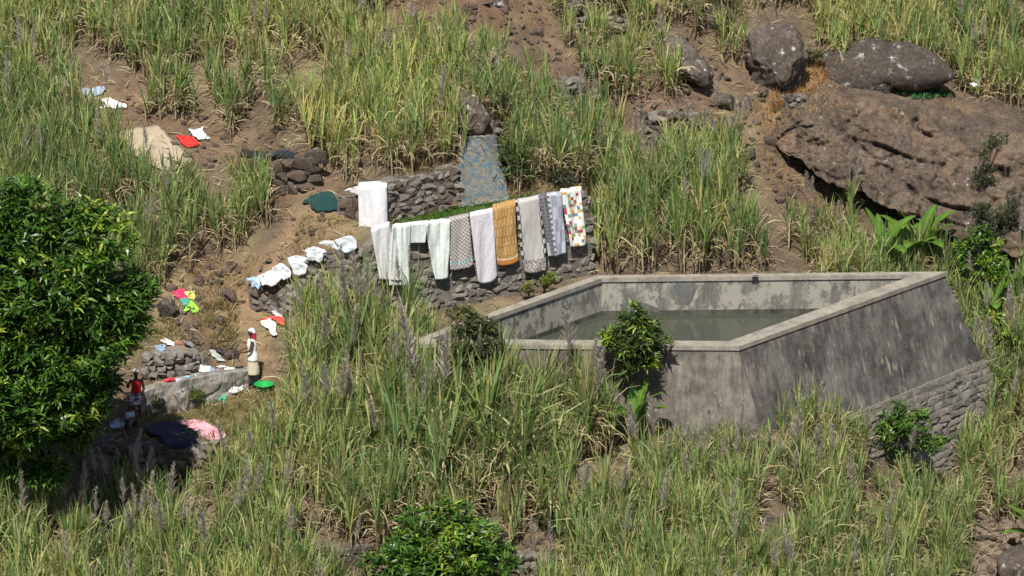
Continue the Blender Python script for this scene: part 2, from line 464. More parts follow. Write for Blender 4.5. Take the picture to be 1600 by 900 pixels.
GREENS = np.array([(0.255, 0.335, 0.09), (0.20, 0.305, 0.085), (0.33, 0.375, 0.12), (0.13, 0.22, 0.075), (0.39, 0.395, 0.16), (0.215, 0.315, 0.115)])
TANS = np.array([(0.44, 0.36, 0.21), (0.34, 0.27, 0.16), (0.52, 0.44, 0.28), (0.24, 0.185, 0.115), (0.40, 0.35, 0.18)])
def pick(pal, n, jit=0.18, tint=None):
    c = pal[rng.integers(0, len(pal), n)] * rng.uniform(1 - jit, 1 + jit, (n, 1))
    if tint is not None: c = c * tint
    return c
def cane_parts(green, dry, base, ht, nst, spread, tint, dryness, lw=1.0):
    """one clump of sugar cane standing at `base`"""
    st = base + np.concatenate([rng.normal(0, spread, (nst, 2)), np.zeros((nst, 1))], 1)
    lean = rng.normal(0, 0.1, (nst, 2)) + rng.normal(0, 0.11, 2)
    H = ht * rng.uniform(0.82, 1.16) * rng.uniform(0.68, 1.08, nst)
    ng = 9
    f = rng.uniform(0.22, 0.66, (nst, ng))
    hh = f * H[:, None]
    b_ = np.repeat(st[:, None, :], ng, 1).copy()
    b_[..., 2] += hh; b_[..., :2] += lean[:, None, :] * hh[..., None]
    b_ = b_.reshape(-1, 3)
    n_ = len(b_)
    e0 = rng.uniform(1.2, 1.56, n_); e1 = e0 - np.where(rng.random(n_) < 0.3, rng.gamma(2.5, 0.5, n_), rng.gamma(1.3, 0.25, n_))
    L = (np.repeat(H, ng) * 1.03 - hh.ravel()) * rng.uniform(0.75, 1.2, n_) + 0.15
    c_ = pick(GREENS, n_, 0.2, tint)
    blades(green, b_, rng.uniform(0, 6.283, n_), e0, e1, L, rng.uniform(0.03, 0.056, n_) * lw, c_, 3,
           tipcol=np.where(rng.random((n_, 1)) < 0.3, pick(TANS, n_), c_ * 1.1))
    # upright stalks, straw coloured
    blades(dry, st, rng.uniform(0, 6.283, nst), 1.5, 1.45, H * 0.55, 0.05 * lw, pick(TANS, nst, 0.2), 2, taper=0.2)
    nd = max(1, int(nst * 6.0 * dryness))
    k = rng.integers(0, nst, nd)
    q = st[k].copy(); fh = rng.uniform(0.12, 0.58, nd) * H[k]
    q[:, 2] += fh
    e0 = rng.uniform(0.2, 1.3, nd)
    blades(dry, q, rng.uniform(0, 6.283, nd), e0, e0 - rng.uniform(1.2, 2.6, nd), np.minimum(rng.uniform(0.35, 0.95, nd), fh + 0.4), rng.uniform(0.018, 0.04, nd) * lw, pick(TANS, nd, 0.25), 3)
def plume_part(acc, base, ht, lean, L=0.6, wd=0.1, n=210):
    top = base + np.array([lean[0] * ht, lean[1] * ht, ht])
    pl = np.array([lean[0] * 1.3, lean[1] * 1.3, 1.0]); pl /= np.linalg.norm(pl)
    blades(acc, base[None], math.atan2(lean[1], lean[0]), 1.5, 1.5, ht, 0.016, (0.33, 0.27, 0.16), 2, taper=0.3)
    blades(acc, base[None], math.atan2(lean[1], lean[0]) + 1.57, 1.5, 1.5, ht, 0.016, (0.33, 0.27, 0.16), 2, taper=0.3)
    t = rng.random(n) ** 0.85
    q = top + pl * (t * L)[:, None]
    prof = np.interp(t, [0, 0.12, 0.4, 1], [0.6, 1.0, 0.75, 0.1])
    c_ = np.array((0.48, 0.435, 0.375)) * rng.uniform(0.75, 1.25, (n, 1))
    e0 = rng.uniform(0.85, 1.35, n)
    blades(acc, q, rng.uniform(0, 6.283, n), e0, e0 - rng.uniform(0, 0.7, n), wd * 1.5 * prof * rng.uniform(0.6, 1.3, n) + 0.05, rng.uniform(0.010, 0.02, n), c_, 2, taper=0.6)

# ------------------------------------------------------------------ stones and rocks
def stone_mesh(seed, m, npts=14, sub=False):
    r = random.Random(seed)
    bm = bmesh.new()
    for _ in range(npts):
        v = Vector((r.uniform(-1, 1), r.uniform(-1, 1), r.uniform(-1, 1)))
        k = max(abs(v.x), abs(v.y), abs(v.z)); v = v * ((0.5 / k) * r.uniform(0.82, 1.0))
        bm.verts.new(v)
    bmesh.ops.convex_hull(bm, input=bm.verts)
    for v in [v for v in bm.verts if not v.link_faces]: bm.verts.remove(v)
    bmesh.ops.recalc_face_normals(bm, faces=bm.faces)
    me = bpy.data.meshes.new('stone'); bm.to_mesh(me); bm.free(); me.materials.append(m)
    return me
STONES = {k: [stone_mesh(i * 7 + j, mm, 16) for i in range(12)] for j, (k, mm) in enumerate((('grey', M_STONE), ('brown', M_STONE_BROWN), ('rock', M_ROCK)))}

def interp_line(pts, n):
    pts = np.array(pts, float); d = np.concatenate([[0], np.cumsum(np.linalg.norm(np.diff(pts, axis=0), axis=1))])
    t = np.linspace(0, d[-1], n)
    return np.stack([np.interp(t, d, pts[:, 0]), np.interp(t, d, pts[:, 1])], 1)
def stone_wall(name, label, cat, top, bot, size=0.24, pal=('grey',), depth=0.4, seed=1, batter=0.0, core=M_MORTAR, cap=300, group=None, out_=0.03, caps=True):
    """top / bottom edges surveyed on the ground; a core with courses of single stones on its face"""
    rr = random.Random(seed)
    n = 24
    T = interp_line(top, n); B = interp_line(bot, n)
    base = P(B[:, 0], B[:, 1], 0.02)
    topw = at(T[:, 0], T[:, 1], Yf(B[:, 0], B[:, 1]) + batter)
    topw[:, 0] = base[:, 0] * 0.25 + topw[:, 0] * 0.75
    tan = np.gradient(base[:, :2], axis=0); tan /= np.linalg.norm(tan, axis=1)[:, None]
    nrm = np.stack([tan[:, 1], -tan[:, 0]], 1)
    root = empty(name, tuple(base[n // 2]))
    o = np.array(base[n // 2])
    back = np.concatenate([-nrm * depth, np.zeros((n, 1))], 1)
    lo = base - np.array([0, 0, 0.25])
    V = np.concatenate([lo, topw, topw + back, lo + back]) - o
    F = []
    for i in range(n - 1):
        for k in range(4):
            k2 = (k + 1) % 4
            F.append([k * n + i, k * n + i + 1, k2 * n + i + 1, k2 * n + i][::-1])
    F.append([0, n, 2 * n, 3 * n]); F.append([n - 1, 4 * n - 1, 3 * n - 1, 2 * n - 1])
    obj('core', mesh_np('core', V, F, core), root)
    ln = np.concatenate([[0], np.cumsum(np.linalg.norm(np.diff(base[:, :2], axis=0), axis=1))])
    hgt = topw[:, 2] - base[:, 2]
    rows = max(1, int(round(hgt.max() / (size * 0.72))))
    cnt = 0; spots = []
    for r_ in range(rows):
        s_ = rr.uniform(0, size * 0.5)
        while s_ < ln[-1]:
            wdt = size * rr.uniform(0.65, 1.45)
            f = np.interp(s_ + wdt / 2, ln, np.arange(n))
            i = int(min(f, n - 2)); ff = f - i
            bb = base[i] * (1 - ff) + base[i + 1] * ff; tt = topw[i] * (1 - ff) + topw[i + 1] * ff
            hh = (tt[2] - bb[2])
            nloc = max(1, int(round(hh / (size * 0.72))))
            if r_ >= nloc:
                s_ += wdt * 0.97
                continue
            k = (r_ + 0.5 + rr.uniform(-0.12, 0.12)) / nloc
            p = bb * (1 - k) + tt * k
            spots.append((p, wdt, hh / nloc * rr.uniform(0.95, 1.3), math.atan2(tan[i][1], tan[i][0]), nrm[i]))
            s_ += wdt * 0.97
    s_ = 0.0
    while caps and s_ < ln[-1]:
        wdt = size * rr.uniform(0.8, 1.5)
        f = np.interp(s_ + wdt / 2, ln, np.arange(n)); i = int(min(f, n - 2)); ff = f - i
        tt = topw[i] * (1 - ff) + topw[i + 1] * ff
        for bk in (0.1, 0.3):
            spots.append((tt + np.array([-nrm[i][0] * bk, -nrm[i][1] * bk, -0.04 + rr.uniform(-0.03, 0.02)]), wdt, 0.16, math.atan2(tan[i][1], tan[i][0]), nrm[i]))
        s_ += wdt
    if len(spots) > cap: spots = rr.sample(spots, cap)
    for p, wd, hh, az, nn in spots:
        so = bpy.data.objects.new('stone', rr.choice(STONES[rr.choice(pal)]))
        q = p + np.array([nn[0], nn[1], 0]) * (out_ - 0.06 + rr.uniform(-0.02, 0.04)) - o
        so.location = q; so.rotation_euler = (rr.uniform(-.12, .12), rr.uniform(-.15, .15), az + rr.uniform(-.1, .1))
        so.scale = (wd * 1.14, 0.3, max(0.08, hh * 1.12))
        link(so, root)
    tag(root, label, cat, group)
    return root

def boulder(name, label, poly, group=None, m=M_ROCK, thick=None, sub=5, seed=0, rough=0.12, cat='rock', sink=0.3, facets=7):
    """a boulder with the surveyed outline, as deep as it is wide"""
    xs_ = [p[0] for p in poly]; ys_ = [p[1] for p in poly]
    cx, cy = sum(xs_) / len(xs_), sum(ys_) / len(ys_)
    cx, cy = (min(xs_) + max(xs_)) / 2, (min(ys_) + max(ys_)) / 2
    base_y = max(ys_) - 0.12 * (max(ys_) - min(ys_))
    Y = float(Yf(cx, base_y))
    wpx = (max(xs_) - min(xs_)) / 55.0
    th = thick or wpx * 0.75
    ctr = at(cx, cy, Y + th * 0.15)
    ang = np.array([math.atan2(cy - y_, x_ - cx) for x_, y_ in poly]); rad = np.array([math.hypot(x_ - cx, y_ - cy) for x_, y_ in poly]) / 55.0
    o_ = np.argsort(ang); ang, rad = ang[o_], rad[o_]
    ang = np.concatenate([ang - 2 * math.pi, ang, ang + 2 * math.pi]); rad = np.tile(rad, 3)
    bm = bmesh.new(); bmesh.ops.create_icosphere(bm, subdivisions=sub, radius=1.0)
    rr = random.Random(seed)
    planes = []
    for k in range(facets):
        d = Vector((rr.gauss(0, 1), rr.gauss(-0.5, 1), rr.gauss(0.3, 1))).normalized()
        planes.append((d, rr.uniform(0.62, 0.85)))
    for v in bm.verts:
        c_ = v.co.copy()
        for d, h_ in planes:
            q = c_.dot(d)
            if q > h_: c_ -= d * (q - h_) * 0.8
        k = 1 + rough * mnoise.fractal(v.co * 2.2 + Vector((seed * 3.1, 0, 0)), 1.0, 2.1, 6) + rough * 0.35 * mnoise.fractal(v.co * 7 + Vector((seed, 5, 0)), 0.8, 2.0, 4)
        xz = math.hypot(c_.x, c_.z)
        a_ = math.atan2(c_.z, c_.x)
        rr_ = float(np.interp(a_, ang, rad))
        v.co = Vector((c_.x * rr_ * k, c_.y * th * 0.6 * k, c_.z * rr_ * k / CD))
    me = bpy.data.meshes.new(name); bm.to_mesh(me); bm.free(); me.materials.append(m)
    me.polygons.foreach_set('use_smooth', np.ones(len(me.polygons), bool))
    o = obj(name, me); o.location = ctr
    tag(o, label, cat, group)
    return o

# ------------------------------------------------------------------ the water tank
def hexa(name, corners, m, parent):
    """corners: 4 bottom + 4 top, same order"""
    F = [[3, 2, 1, 0], [4, 5, 6, 7], [0, 1, 5, 4], [1, 2, 6, 5], [2, 3, 7, 6], [3, 0, 4, 7]]
    return obj(name, mesh_np(name, corners, F, m), parent)
def v3(p, z): return [p[0], p[1], z]
tank = empty('water_tank', (0, 0, 0))
tag(tank, 'open grey concrete irrigation tank with sloping outer walls, half full of water', 'tank')
T_TOPO = off_poly(TK, (-0.04, -0.04, -0.04, -0.04))
for i in range(4):
    j = (i + 1) % 4
    # outside and inside skins are separate renders of the same wall: outer shell and inner lining
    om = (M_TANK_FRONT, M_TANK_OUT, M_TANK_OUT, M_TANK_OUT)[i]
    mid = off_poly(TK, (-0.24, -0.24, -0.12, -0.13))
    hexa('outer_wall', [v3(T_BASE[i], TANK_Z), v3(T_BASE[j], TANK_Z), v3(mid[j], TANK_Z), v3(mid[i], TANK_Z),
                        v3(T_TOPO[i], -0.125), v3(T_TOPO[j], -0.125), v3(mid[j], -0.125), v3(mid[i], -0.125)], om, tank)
    hexa('inner_lining', [v3(mid[i], -2.7), v3(mid[j], -2.7), v3(T_IN[j], -2.7), v3(T_IN[i], -2.7),
                          v3(mid[i], -0.125), v3(mid[j], -0.125), v3(T_IN[j], -0.125), v3(T_IN[i], -0.125)], M_TANK_IN, tank)
    ci = off_poly(TK, (-0.46, -0.50, -0.28, -0.30))
    hexa('coping', [v3(TK[i], -0.125), v3(TK[j], -0.125), v3(ci[j], -0.125), v3(ci[i], -0.125),
                    v3(TK[i], 0), v3(TK[j], 0), v3(ci[j], 0), v3(ci[i], 0)], M_COPING, tank)
hexa('floor', [v3(p, -2.75) for p in T_IN] + [v3(p, -2.6) for p in T_IN], M_TANK_IN, tank)
# inlet block with a dark pipe mouth on the far wall, and repair patches of grey cement
e = np.array(T_IN[3]) - np.array(T_IN[2]); e /= np.linalg.norm(e); nn = np.array([e[1], -e[0]])
if nn[1] > 0: nn = -nn
def on_back(px, py):
    d = ray(px, py); a_, b_ = np.array(T_IN[2]), np.array(T_IN[3])
    q = (b_ - a_); t = np.cross(a_ - CAM[:2], q) / np.cross(d[:2], q)
    return CAM + d * t
M_TIDE = concrete('tide_mark', (0.05, 0.052, 0.044), (0.11, 0.11, 0.092), 0.6, None, 3.0)
t_a = off_poly(TK, (-0.423, -0.463, -0.243, -0.263)); t_b = off_poly(TK, (-0.40, -0.44, -0.22, -0.24))
for i in range(4):
    j = (i + 1) % 4
    hexa('tide_mark', [v3(t_b[i], -1.2), v3(t_b[j], -1.2), v3(t_a[j], -1.2), v3(t_a[i], -1.2), v3(t_b[i], -1.0), v3(t_b[j], -1.0), v3(t_a[j], -1.0), v3(t_a[i], -1.0)], M_TIDE, tank)
M_HOLE, n, l, b = mat('pipe_dark'); b.inputs['Base Color'].default_value = (0.012, 0.012, 0.012, 1); b.inputs['Roughness'].default_value = 0.9
p = on_back(1180, 436)
acc = Acc(); tube(acc, [p + np.array([*(nn * -0.3), 0]), p + np.array([*(nn * 0.03), 0])], [0.13, 0.13], (0.3, 0.3, 0.28), 12)
pip = obj('inlet_collar', acc.mesh('inlet_collar', M_COPING), tank)
acc = Acc(); q = p + np.array([*(nn * 0.035), 0])
hexa('inlet_mouth', [q + np.array([*(e * sx * 0.09), sz * 0.085]) + np.array([*(nn * d_), 0]) for d_ in (-0.02, 0.006) for sx, sz in ((-1, -1), (1, -1), (1, 1), (-1, 1))], M_HOLE, tank)
M_PATCH = concrete('cement_patch', (0.11, 0.113, 0.11), (0.165, 0.168, 0.162), 0.5, None, 2.0)
def patch(poly):
    V = []
    for px, py in poly:
        V.append(on_back(px, py) + np.array([*(nn * 0.006), 0]))
    c_ = np.mean(V, 0); k = len(V)
    Vv = np.array(V + [v_ - np.array([*(nn * 0.03), 0]) for v_ in V])
    bm = bmesh.new(); vs = [bm.verts.new(x) for x in Vv]
    bm.faces.new(vs[:k])
    for i in range(k): bm.faces.new([vs[i], vs[(i + 1) % k], vs[k + (i + 1) % k], vs[k + i]])
    bmesh.ops.recalc_face_normals(bm, faces=bm.faces)
    me = bpy.data.meshes.new('cement_patch'); bm.to_mesh(me); bm.free(); me.materials.append(M_PATCH)
    obj('cement_patch', me, tank)
patch([(1052, 446), (1058, 441), (1083, 440), (1090, 447), (1084, 462), (1082, 470), (1076, 477), (1062, 473), (1057, 461)])
patch([(968, 476), (985, 470), (1010, 474), (1030, 482), (1028, 488), (975, 488)])
# stone footing of the sloping side wall, stone by stone
e = np.array(T_BASE[2]) - np.array(T_BASE[1]); LN = np.linalg.norm(e); e /= LN; nn = np.array([e[1], -e[0]])
rr = random.Random(5)
slope_in = (0.98 + 0.04) / (abs(TANK_Z) - 0.125)
ledge = []
for i in (1, 2):
    ledge.append(np.array(T_BASE[i]))
hz0, hz1 = -3.1, -2.95
def side_pt(s_, z, o_=0.0):
    k = (z - TANK_Z) / (-0.125 - TANK_Z)
    a_ = np.array(T_BASE[1]) * (1 - k) + np.array(T_TOPO[1]) * k; b_ = np.array(T_BASE[2]) * (1 - k) + np.array(T_TOPO[2]) * k
    q = a_ + (b_ - a_) * s_ + nn * o_
    return np.array([q[0], q[1], z])
foot = empty('stone_footing'); foot.parent = tank
def foot_pt(s_, z, o_):
    q = side_pt(s_, max(z, TANK_Z), o_ + (0.12 * max(0, TANK_Z - z))); q[2] = z; return q
F0 = [foot_pt(-0.003, -6.0, 0.05), foot_pt(1.003, -6.0, 0.05), foot_pt(1.003, -6.0, -0.6), foot_pt(-0.003, -6.0, -0.6),
      side_pt(-0.003, -2.88, 0.05), side_pt(1.003, -2.72, 0.05), side_pt(1.003, -2.72, -0.2), side_pt(-0.003, -2.88, -0.2)]
hexa('footing_core', F0, M_MORTAR, foot)
for r_ in range(13):
    s_ = 0.0 if r_ < 6 else 0.35
    while s_ < 0.99:
        wd = rr.uniform(0.26, 0.5)
        ztop = -2.88 + 0.16 * s_
        z = ztop - 0.12 - r_ * 0.2
        so = bpy.data.objects.new('stone', rr.choice(STONES['grey']))
        so.location = foot_pt(min(s_ + wd / 2 / LN, 0.99), z, 0.008 + rr.uniform(-.008, .010))
        so.rotation_euler = (rr.uniform(-.2, 0), rr.uniform(-.12, .12), math.atan2(e[1], e[0]))
        so.scale = (wd * 1.15, 0.11, rr.uniform(0.2, 0.27)); link(so, foot)
        s_ += wd / LN
# water
M_WATER, n, l, b = mat('tank_water')
c = coords(n, l)
b.inputs['Base Color'].default_value = (0.055, 0.06, 0.045, 1); b.inputs['Roughness'].default_value = 0.06
b.inputs['Specular IOR Level'].default_value = 0.5; b.inputs['IOR'].default_value = 1.33
t = tex(n, l, coords(n, l, scale=(1, 2.5, 1)), 5.0, 3); bump(n, l, b, t.outputs[0], 0.05, 0.03)
wi = off_poly(TK, (-0.38, -0.42, -0.2, -0.22))
wo = obj('water', mesh_np('water', [v3(p, -1.14) for p in wi], [[0, 1, 2, 3]], M_WATER)); tag(wo, kind='structure')

# ------------------------------------------------------------------ retaining walls
stone_wall('retaining_wall', 'tall grey stone retaining wall with rugs hung over it, above the tank', 'wall',
           [(560, 398), (600, 367), (640, 354), (690, 348), (760, 332), (850, 310), (914, 300)],
           [(556, 470), (600, 478), (640, 482), (690, 480), (760, 468), (850, 448), (928, 420)], 0.26, ('grey',), 0.4, 11, out_=-0.035, caps=False)
stone_wall('retaining_wall', 'low stone wall beside the dirt path with white clothes drying on top', 'wall',
           [(385, 449), (440, 430), (500, 402), (556, 390)], [(392, 484), (440, 492), (500, 500), (556, 502)], 0.26, ('grey', 'grey', 'brown'), 0.4, 12, out_=-0.025)
stone_wall('retaining_wall', 'upper terrace wall of fitted grey stones behind the narrow green grass strip', 'wall',
           [(602, 288), (650, 279), (712, 264)], [(602, 345), (640, 342), (721, 323)], 0.27, ('grey', 'grey', 'brown'), 0.4, 13, out_=-0.025)
stone_wall('stone_bank', 'bank of large rounded brown stones below a black cloth', 'wall',
           [(424, 252), (460, 250), (492, 236)], [(430, 300), (460, 300), (496, 292)], 0.42, ('brown', 'rock'), 0.4, 14, out_=0.08, caps=False)
stone_wall('stone_steps', 'rough brown block wall under the end of the white sheet', 'wall',
           [(528, 312), (562, 306), (600, 300)], [(528, 338), (562, 342), (600, 345)], 0.45, ('brown', 'grey'), 0.4, 15)
stone_wall('dry_stone_wall', 'low dry stone wall of rounded grey stones behind the washing channel', 'wall',
           [(222, 556), (262, 550), (298, 546), (318, 556)], [(222, 590), (262, 588), (300, 582), (318, 574)], 0.24, ('grey',), 0.5, 16, out_=0.08)
stone_wall('dry_stone_wall', 'dry stone wall in tree shade under the navy blanket', 'wall',
           [(150, 700), (245, 697), (325, 696)], [(150, 776), (270, 750), (332, 718)], 0.26, ('brown', 'grey'), 0.4, 17, out_=0.06)
stone_wall('terrace_edge', 'small terrace edge of loose dark stones between cane rows', 'wall',
           [(1002, 180), (1045, 178), (1090, 182)], [(1000, 222), (1045, 224), (1094, 222)], 0.24, ('rock', 'grey', 'brown'), 0.3, 18, out_=0.07)
stone_wall('terrace_edge', 'short stony terrace edge beside a cane clump above the rugs', 'wall',
           [(880, 122), (912, 124)], [(880, 162), (908, 166)], 0.22, ('grey', 'brown'), 0.3, 19, out_=0.07)
stone_wall('terrace_edge', 'stony terrace edge just below the bare red slope', 'wall',
           [(902, 27), (985, 30)], [(902, 48), (985, 50)], 0.22, ('grey', 'brown'), 0.3, 20, out_=0.07)
stone_wall('terrace_edge', 'low grey stone terrace edge left of the round mango crown', 'wall',
           [(455, 852), (570, 856)], [(450, 874), (570, 884)], 0.34, ('grey', 'rock'), 0.3, 21, out_=0.07)
stone_wall('terrace_edge', 'crumbling stone terrace edge right of the round mango crown', 'wall',
           [(805, 866), (885, 872)], [(805, 905), (885, 905)], 0.24, ('grey',), 0.3, 22, out_=0.05)
stone_wall('terrace_edge', 'bit of stone terrace edge under the blue-carpeted face and shrub', 'wall',
           [(770, 190), (822, 192)], [(775, 212), (822, 214)], 0.22, ('grey', 'brown'), 0.3, 23, out_=0.07)
stone_wall('terrace_edge', 'little stack of stones on the rock bench beside the tall boulder', 'wall',
           [(1228, 152), (1258, 152)], [(1228, 172), (1256, 172)], 0.18, ('grey', 'rock'), 0.3, 24, out_=0.1)

# ------------------------------------------------------------------ washing channel
wash = empty('washing_channel', tuple(P(300, 600))); o_ = np.array(wash.location)
tag(wash, 'concrete washing channel with laundry strewn along its pale rim', 'trough')
def strip(name, top, bot, m, parent, origin, back=0.5, out_=0.05, n=60, drop=0.3, wob=0.05, k=8):
    T = interp_line(top, n); B = interp_line(bot, n)
    base = P(B[:, 0], B[:, 1], out_); tp = at(T[:, 0], T[:, 1], Yf(B[:, 0], B[:, 1]) - out_ + 0.02)
    lo = base - np.array([0, 0, drop]); bk = np.array([0, back, 0])
    rows = [lo + (tp - lo) * t_ for t_ in np.linspace(0, 1, k)] + [tp + bk * 0.5 + np.array([0, 0, 0.01]), tp + bk, lo + bk]
    V = np.array(rows)
    for j in range(len(rows) - 1):
        for i in range(n):
            p = Vector(V[j, i]); f = mnoise.fractal(p * 1.6, 0.8, 2.0, 5)
            V[j, i] += np.array([0, -1, 0.5]) * f * wob
    r_ = len(rows); idx = np.arange(r_ * n).reshape(r_, n)
    F = [[idx[j, i], idx[j, i + 1], idx[(j + 1) % r_, i + 1], idx[(j + 1) % r_, i]] for j in range(r_) for i in range(n - 1)]
    V = V.reshape(-1, 3) - origin
    o = obj(name, mesh_np(name, V, F, m), parent)
    bm = bmesh.new(); bm.from_mesh(o.data); bmesh.ops.holes_fill(bm, edges=bm.edges, sides=40); bmesh.ops.recalc_face_normals(bm, faces=bm.faces); bm.to_mesh(o.data); bm.free()
    return o
strip('front_wall', [(218, 615), (250, 605), (285, 596), (320, 588), (345, 584), (388, 581)], [(218, 646), (285, 640), (388, 606)], M_TROUGH, wash, o_, 0.35, 0.1, wob=0.12)
strip('rim', [(216, 612), (285, 592), (345, 581), (390, 577)], [(216, 616), (285, 596), (345, 585), (390, 581)], M_COPING, wash, o_, 0.35, 0.14, 60, 0.0, 0.03, 3)
# ------------------------------------------------------------------ rock outcrop and boulders
def outcrop():
    tp = [(1205, 205), (1225, 168), (1255, 146), (1290, 122), (1400, 112), (1470, 112), (1520, 130), (1600, 158), (1700, 185), (1840, 220)]
    bt = [(1205, 214), (1225, 232), (1260, 262), (1290, 285), (1340, 297), (1400, 328), (1450, 356), (1520, 378), (1600, 402), (1840, 470)]
    n, k = 230, 110
    xs_ = np.linspace(1205, 1840, n)
    T = np.interp(xs_, *np.array(tp, float).T); B = np.interp(xs_, *np.array(bt, float).T)
    T = T + fbm(xs_ / 22, xs_ * 0, 5, 3) * 4; B = B + fbm(xs_ / 16, xs_ * 0 + 3, 6, 3) * 6
    V = np.zeros((k + 6, n, 3))
    end = np.clip((xs_ - 1205) / 60, 0, 1) ** 0.6
    Yt = Yf(xs_, T) + 0.35; Yb = Yf(xs_, B) - 1.25 * end
    for j in range(k):
        w_ = j / (k - 1)
        py = T + (B - T) * w_
        # bench on top, steep face below
        f = np.interp(w_, [0, 0.22, 0.5, 0.85, 1.0], [0, 0.42, 0.68, 0.93, 1.0])
        V[j] = at(xs_, py, Yt + (Yb - Yt) * f)
    for j in range(6):
        u = (j + 1) / 6
        py = B - 16 * u * end
        V[k + j] = at(xs_, py, Yb + 2.4 * u * end + 0.1 * u)
    for j in range(k):
        w_ = j / (k - 1)
        for i in range(n):
            p = Vector(V[j, i])
            wl = min(1.0, 0.25 + w_ * 1.6)
            f1 = mnoise.voronoi(p * 0.55 + Vector((3, 0, 1)))[0]; f2 = mnoise.voronoi(p * 1.5)[0]; f3 = mnoise.voronoi(p * 3.6)[0]
            d = 0.38 * mnoise.fractal(p * 0.4, 0.9, 2.1, 6) - 0.42 * (f1[0] - 0.4) - 0.2 * (f2[0] - 0.4) - 0.09 * (f3[0] - 0.4)
            d += 0.18 * mnoise.fractal(p * 2.3, 0.4, 2.0, 6)
            d -= 0.22 * max(0, 0.07 - (f1[1] - f1[0])) / 0.07 * (1 if mnoise.noise(p * 0.7) > -0.1 else 0.1)
            cv = abs(mnoise.noise(Vector((p.x * 0.45 + 0.4 * p.z, p.y * 0.5, p.z * 1.25 + 0.35 * p.x + 5))))
            if cv < 0.075: d -= 0.55 * (1 - cv / 0.075) * max(0.0, min(1.0, 3.0 * mnoise.noise(p * 0.8 + Vector((0, 7, 2))) + 0.15))
            d *= wl
            V[j, i] += np.array([0, -0.8, 0.35]) * d
    idx = np.arange((k + 6) * n).reshape(k + 6, n)
    F = np.stack([idx[:-1, :-1], idx[1:, :-1], idx[1:, 1:], idx[:-1, 1:]], -1).reshape(-1, 4)
    o = obj('rock_outcrop', mesh_np('rock_outcrop', V.reshape(-1, 3), F, M_OUTCROP, smooth=True))
    tag(o, 'huge brown rock outcrop with a dark overhang along its lower edge', 'rock')
    return V
OUT = outcrop()
boulder('boulder', 'tall squarish dark boulder with pale lichen standing at the top of the outcrop', [(1168, 58), (1178, 40), (1215, 30), (1250, 30), (1266, 46), (1262, 100), (1250, 138), (1215, 152), (1178, 146), (1172, 110)], sub=5, seed=3, thick=1.5, facets=12, rough=0.16)
boulder('boulder', 'broad grey domed boulder resting on the back of the outcrop', [(1240, 122), (1268, 88), (1325, 72), (1390, 66), (1446, 76), (1488, 100), (1504, 118), (1490, 126), (1400, 134), (1290, 156), (1245, 145)], sub=5, seed=8, thick=1.7, rough=0.05, facets=0)
boulder('boulder', 'grey lichen-spotted boulder half buried among cane left of the tall boulder', [(1010, 85), (1025, 65), (1050, 54), (1075, 60), (1100, 85), (1118, 120), (1115, 138), (1085, 125), (1050, 108), (1015, 105)], sub=5, seed=12, thick=1.4)
boulder('boulder', 'rounded dark brown boulder above the blue carpet', [(697, 165), (705, 148), (730, 144), (755, 160), (764, 180), (760, 205), (735, 212), (705, 200)], sub=4, seed=15, thick=1.1)
boulder('boulder', 'grey boulder at the top edge beside the bare red slope', [(553, -8), (575, -14), (588, 0), (580, 15), (562, 18)], sub=4, seed=16)
boulder('boulder', 'small brown boulder at the foot of the tall boulder', [(1113, 152), (1125, 145), (1148, 150), (1150, 168), (1135, 174), (1118, 168)], sub=4, seed=17)
boulder('boulder', 'pale lichened boulder beside the large mango crown above the washing place', [(250, 470), (262, 462), (275, 475), (278, 495), (262, 500), (250, 490)], sub=4, seed=19)
boulder('boulder', 'brown earthy boulder between the plumes under the shade of the mango', [(112, 830), (135, 815), (165, 822), (180, 850), (165, 880), (125, 875)], sub=4, seed=23)
boulder('boulder', 'grey block lying on the grass below the washing channel', [(246, 632), (258, 628), (280, 632), (283, 638), (262, 641), (247, 640)], sub=3, seed=24)
boulder('boulder', 'low pale slab of rock bulging from the end of the washing channel', [(288, 612), (300, 598), (330, 590), (350, 592), (348, 605), (330, 616), (300, 625)], sub=4, seed=41, thick=0.7, m=M_STONE)
boulder('boulder', 'pair of dark rocks at the top by the grey terrace edge', [(862, 10), (880, -5), (908, 0), (912, 25), (895, 32), (868, 28)], sub=4, seed=26)
boulder('boulder', 'dark rock jutting from the slope under the outcrop crack', [(1140, 232), (1160, 226), (1180, 232), (1182, 244), (1160, 248), (1142, 244)], sub=3, seed=27)
boulder('boulder', 'pale boulder in the corner above the far cane', [(1565, 12), (1590, 5), (1625, 8), (1640, 40), (1605, 50), (1575, 40)], sub=4, seed=28)
boulder('boulder', 'grey rock on bare ground beside the bottom banana plant', [(1560, 870), (1590, 855), (1630, 865), (1640, 910), (1590, 915), (1560, 900)], sub=4, seed=29)
boulder('boulder', 'mossy rock between cane clumps near a terrace edge', [(968, 118), (980, 112), (992, 120), (992, 145), (978, 152), (968, 140)], sub=3, seed=30)
boulder('boulder', 'grey rock among dry cane below the tank corner', [(1180, 820), (1210, 812), (1240, 825), (1250, 850), (1215, 860), (1182, 850)], sub=4, seed=31)
boulder('boulder', 'dark rock on the bare red slope', [(770, -4), (790, -8), (794, 10), (775, 16)], sub=3, seed=33)
boulder('boulder', 'little dark rock lower down the bare red slope', [(716, 38), (728, 34), (732, 44), (720, 48)], sub=3, seed=34)

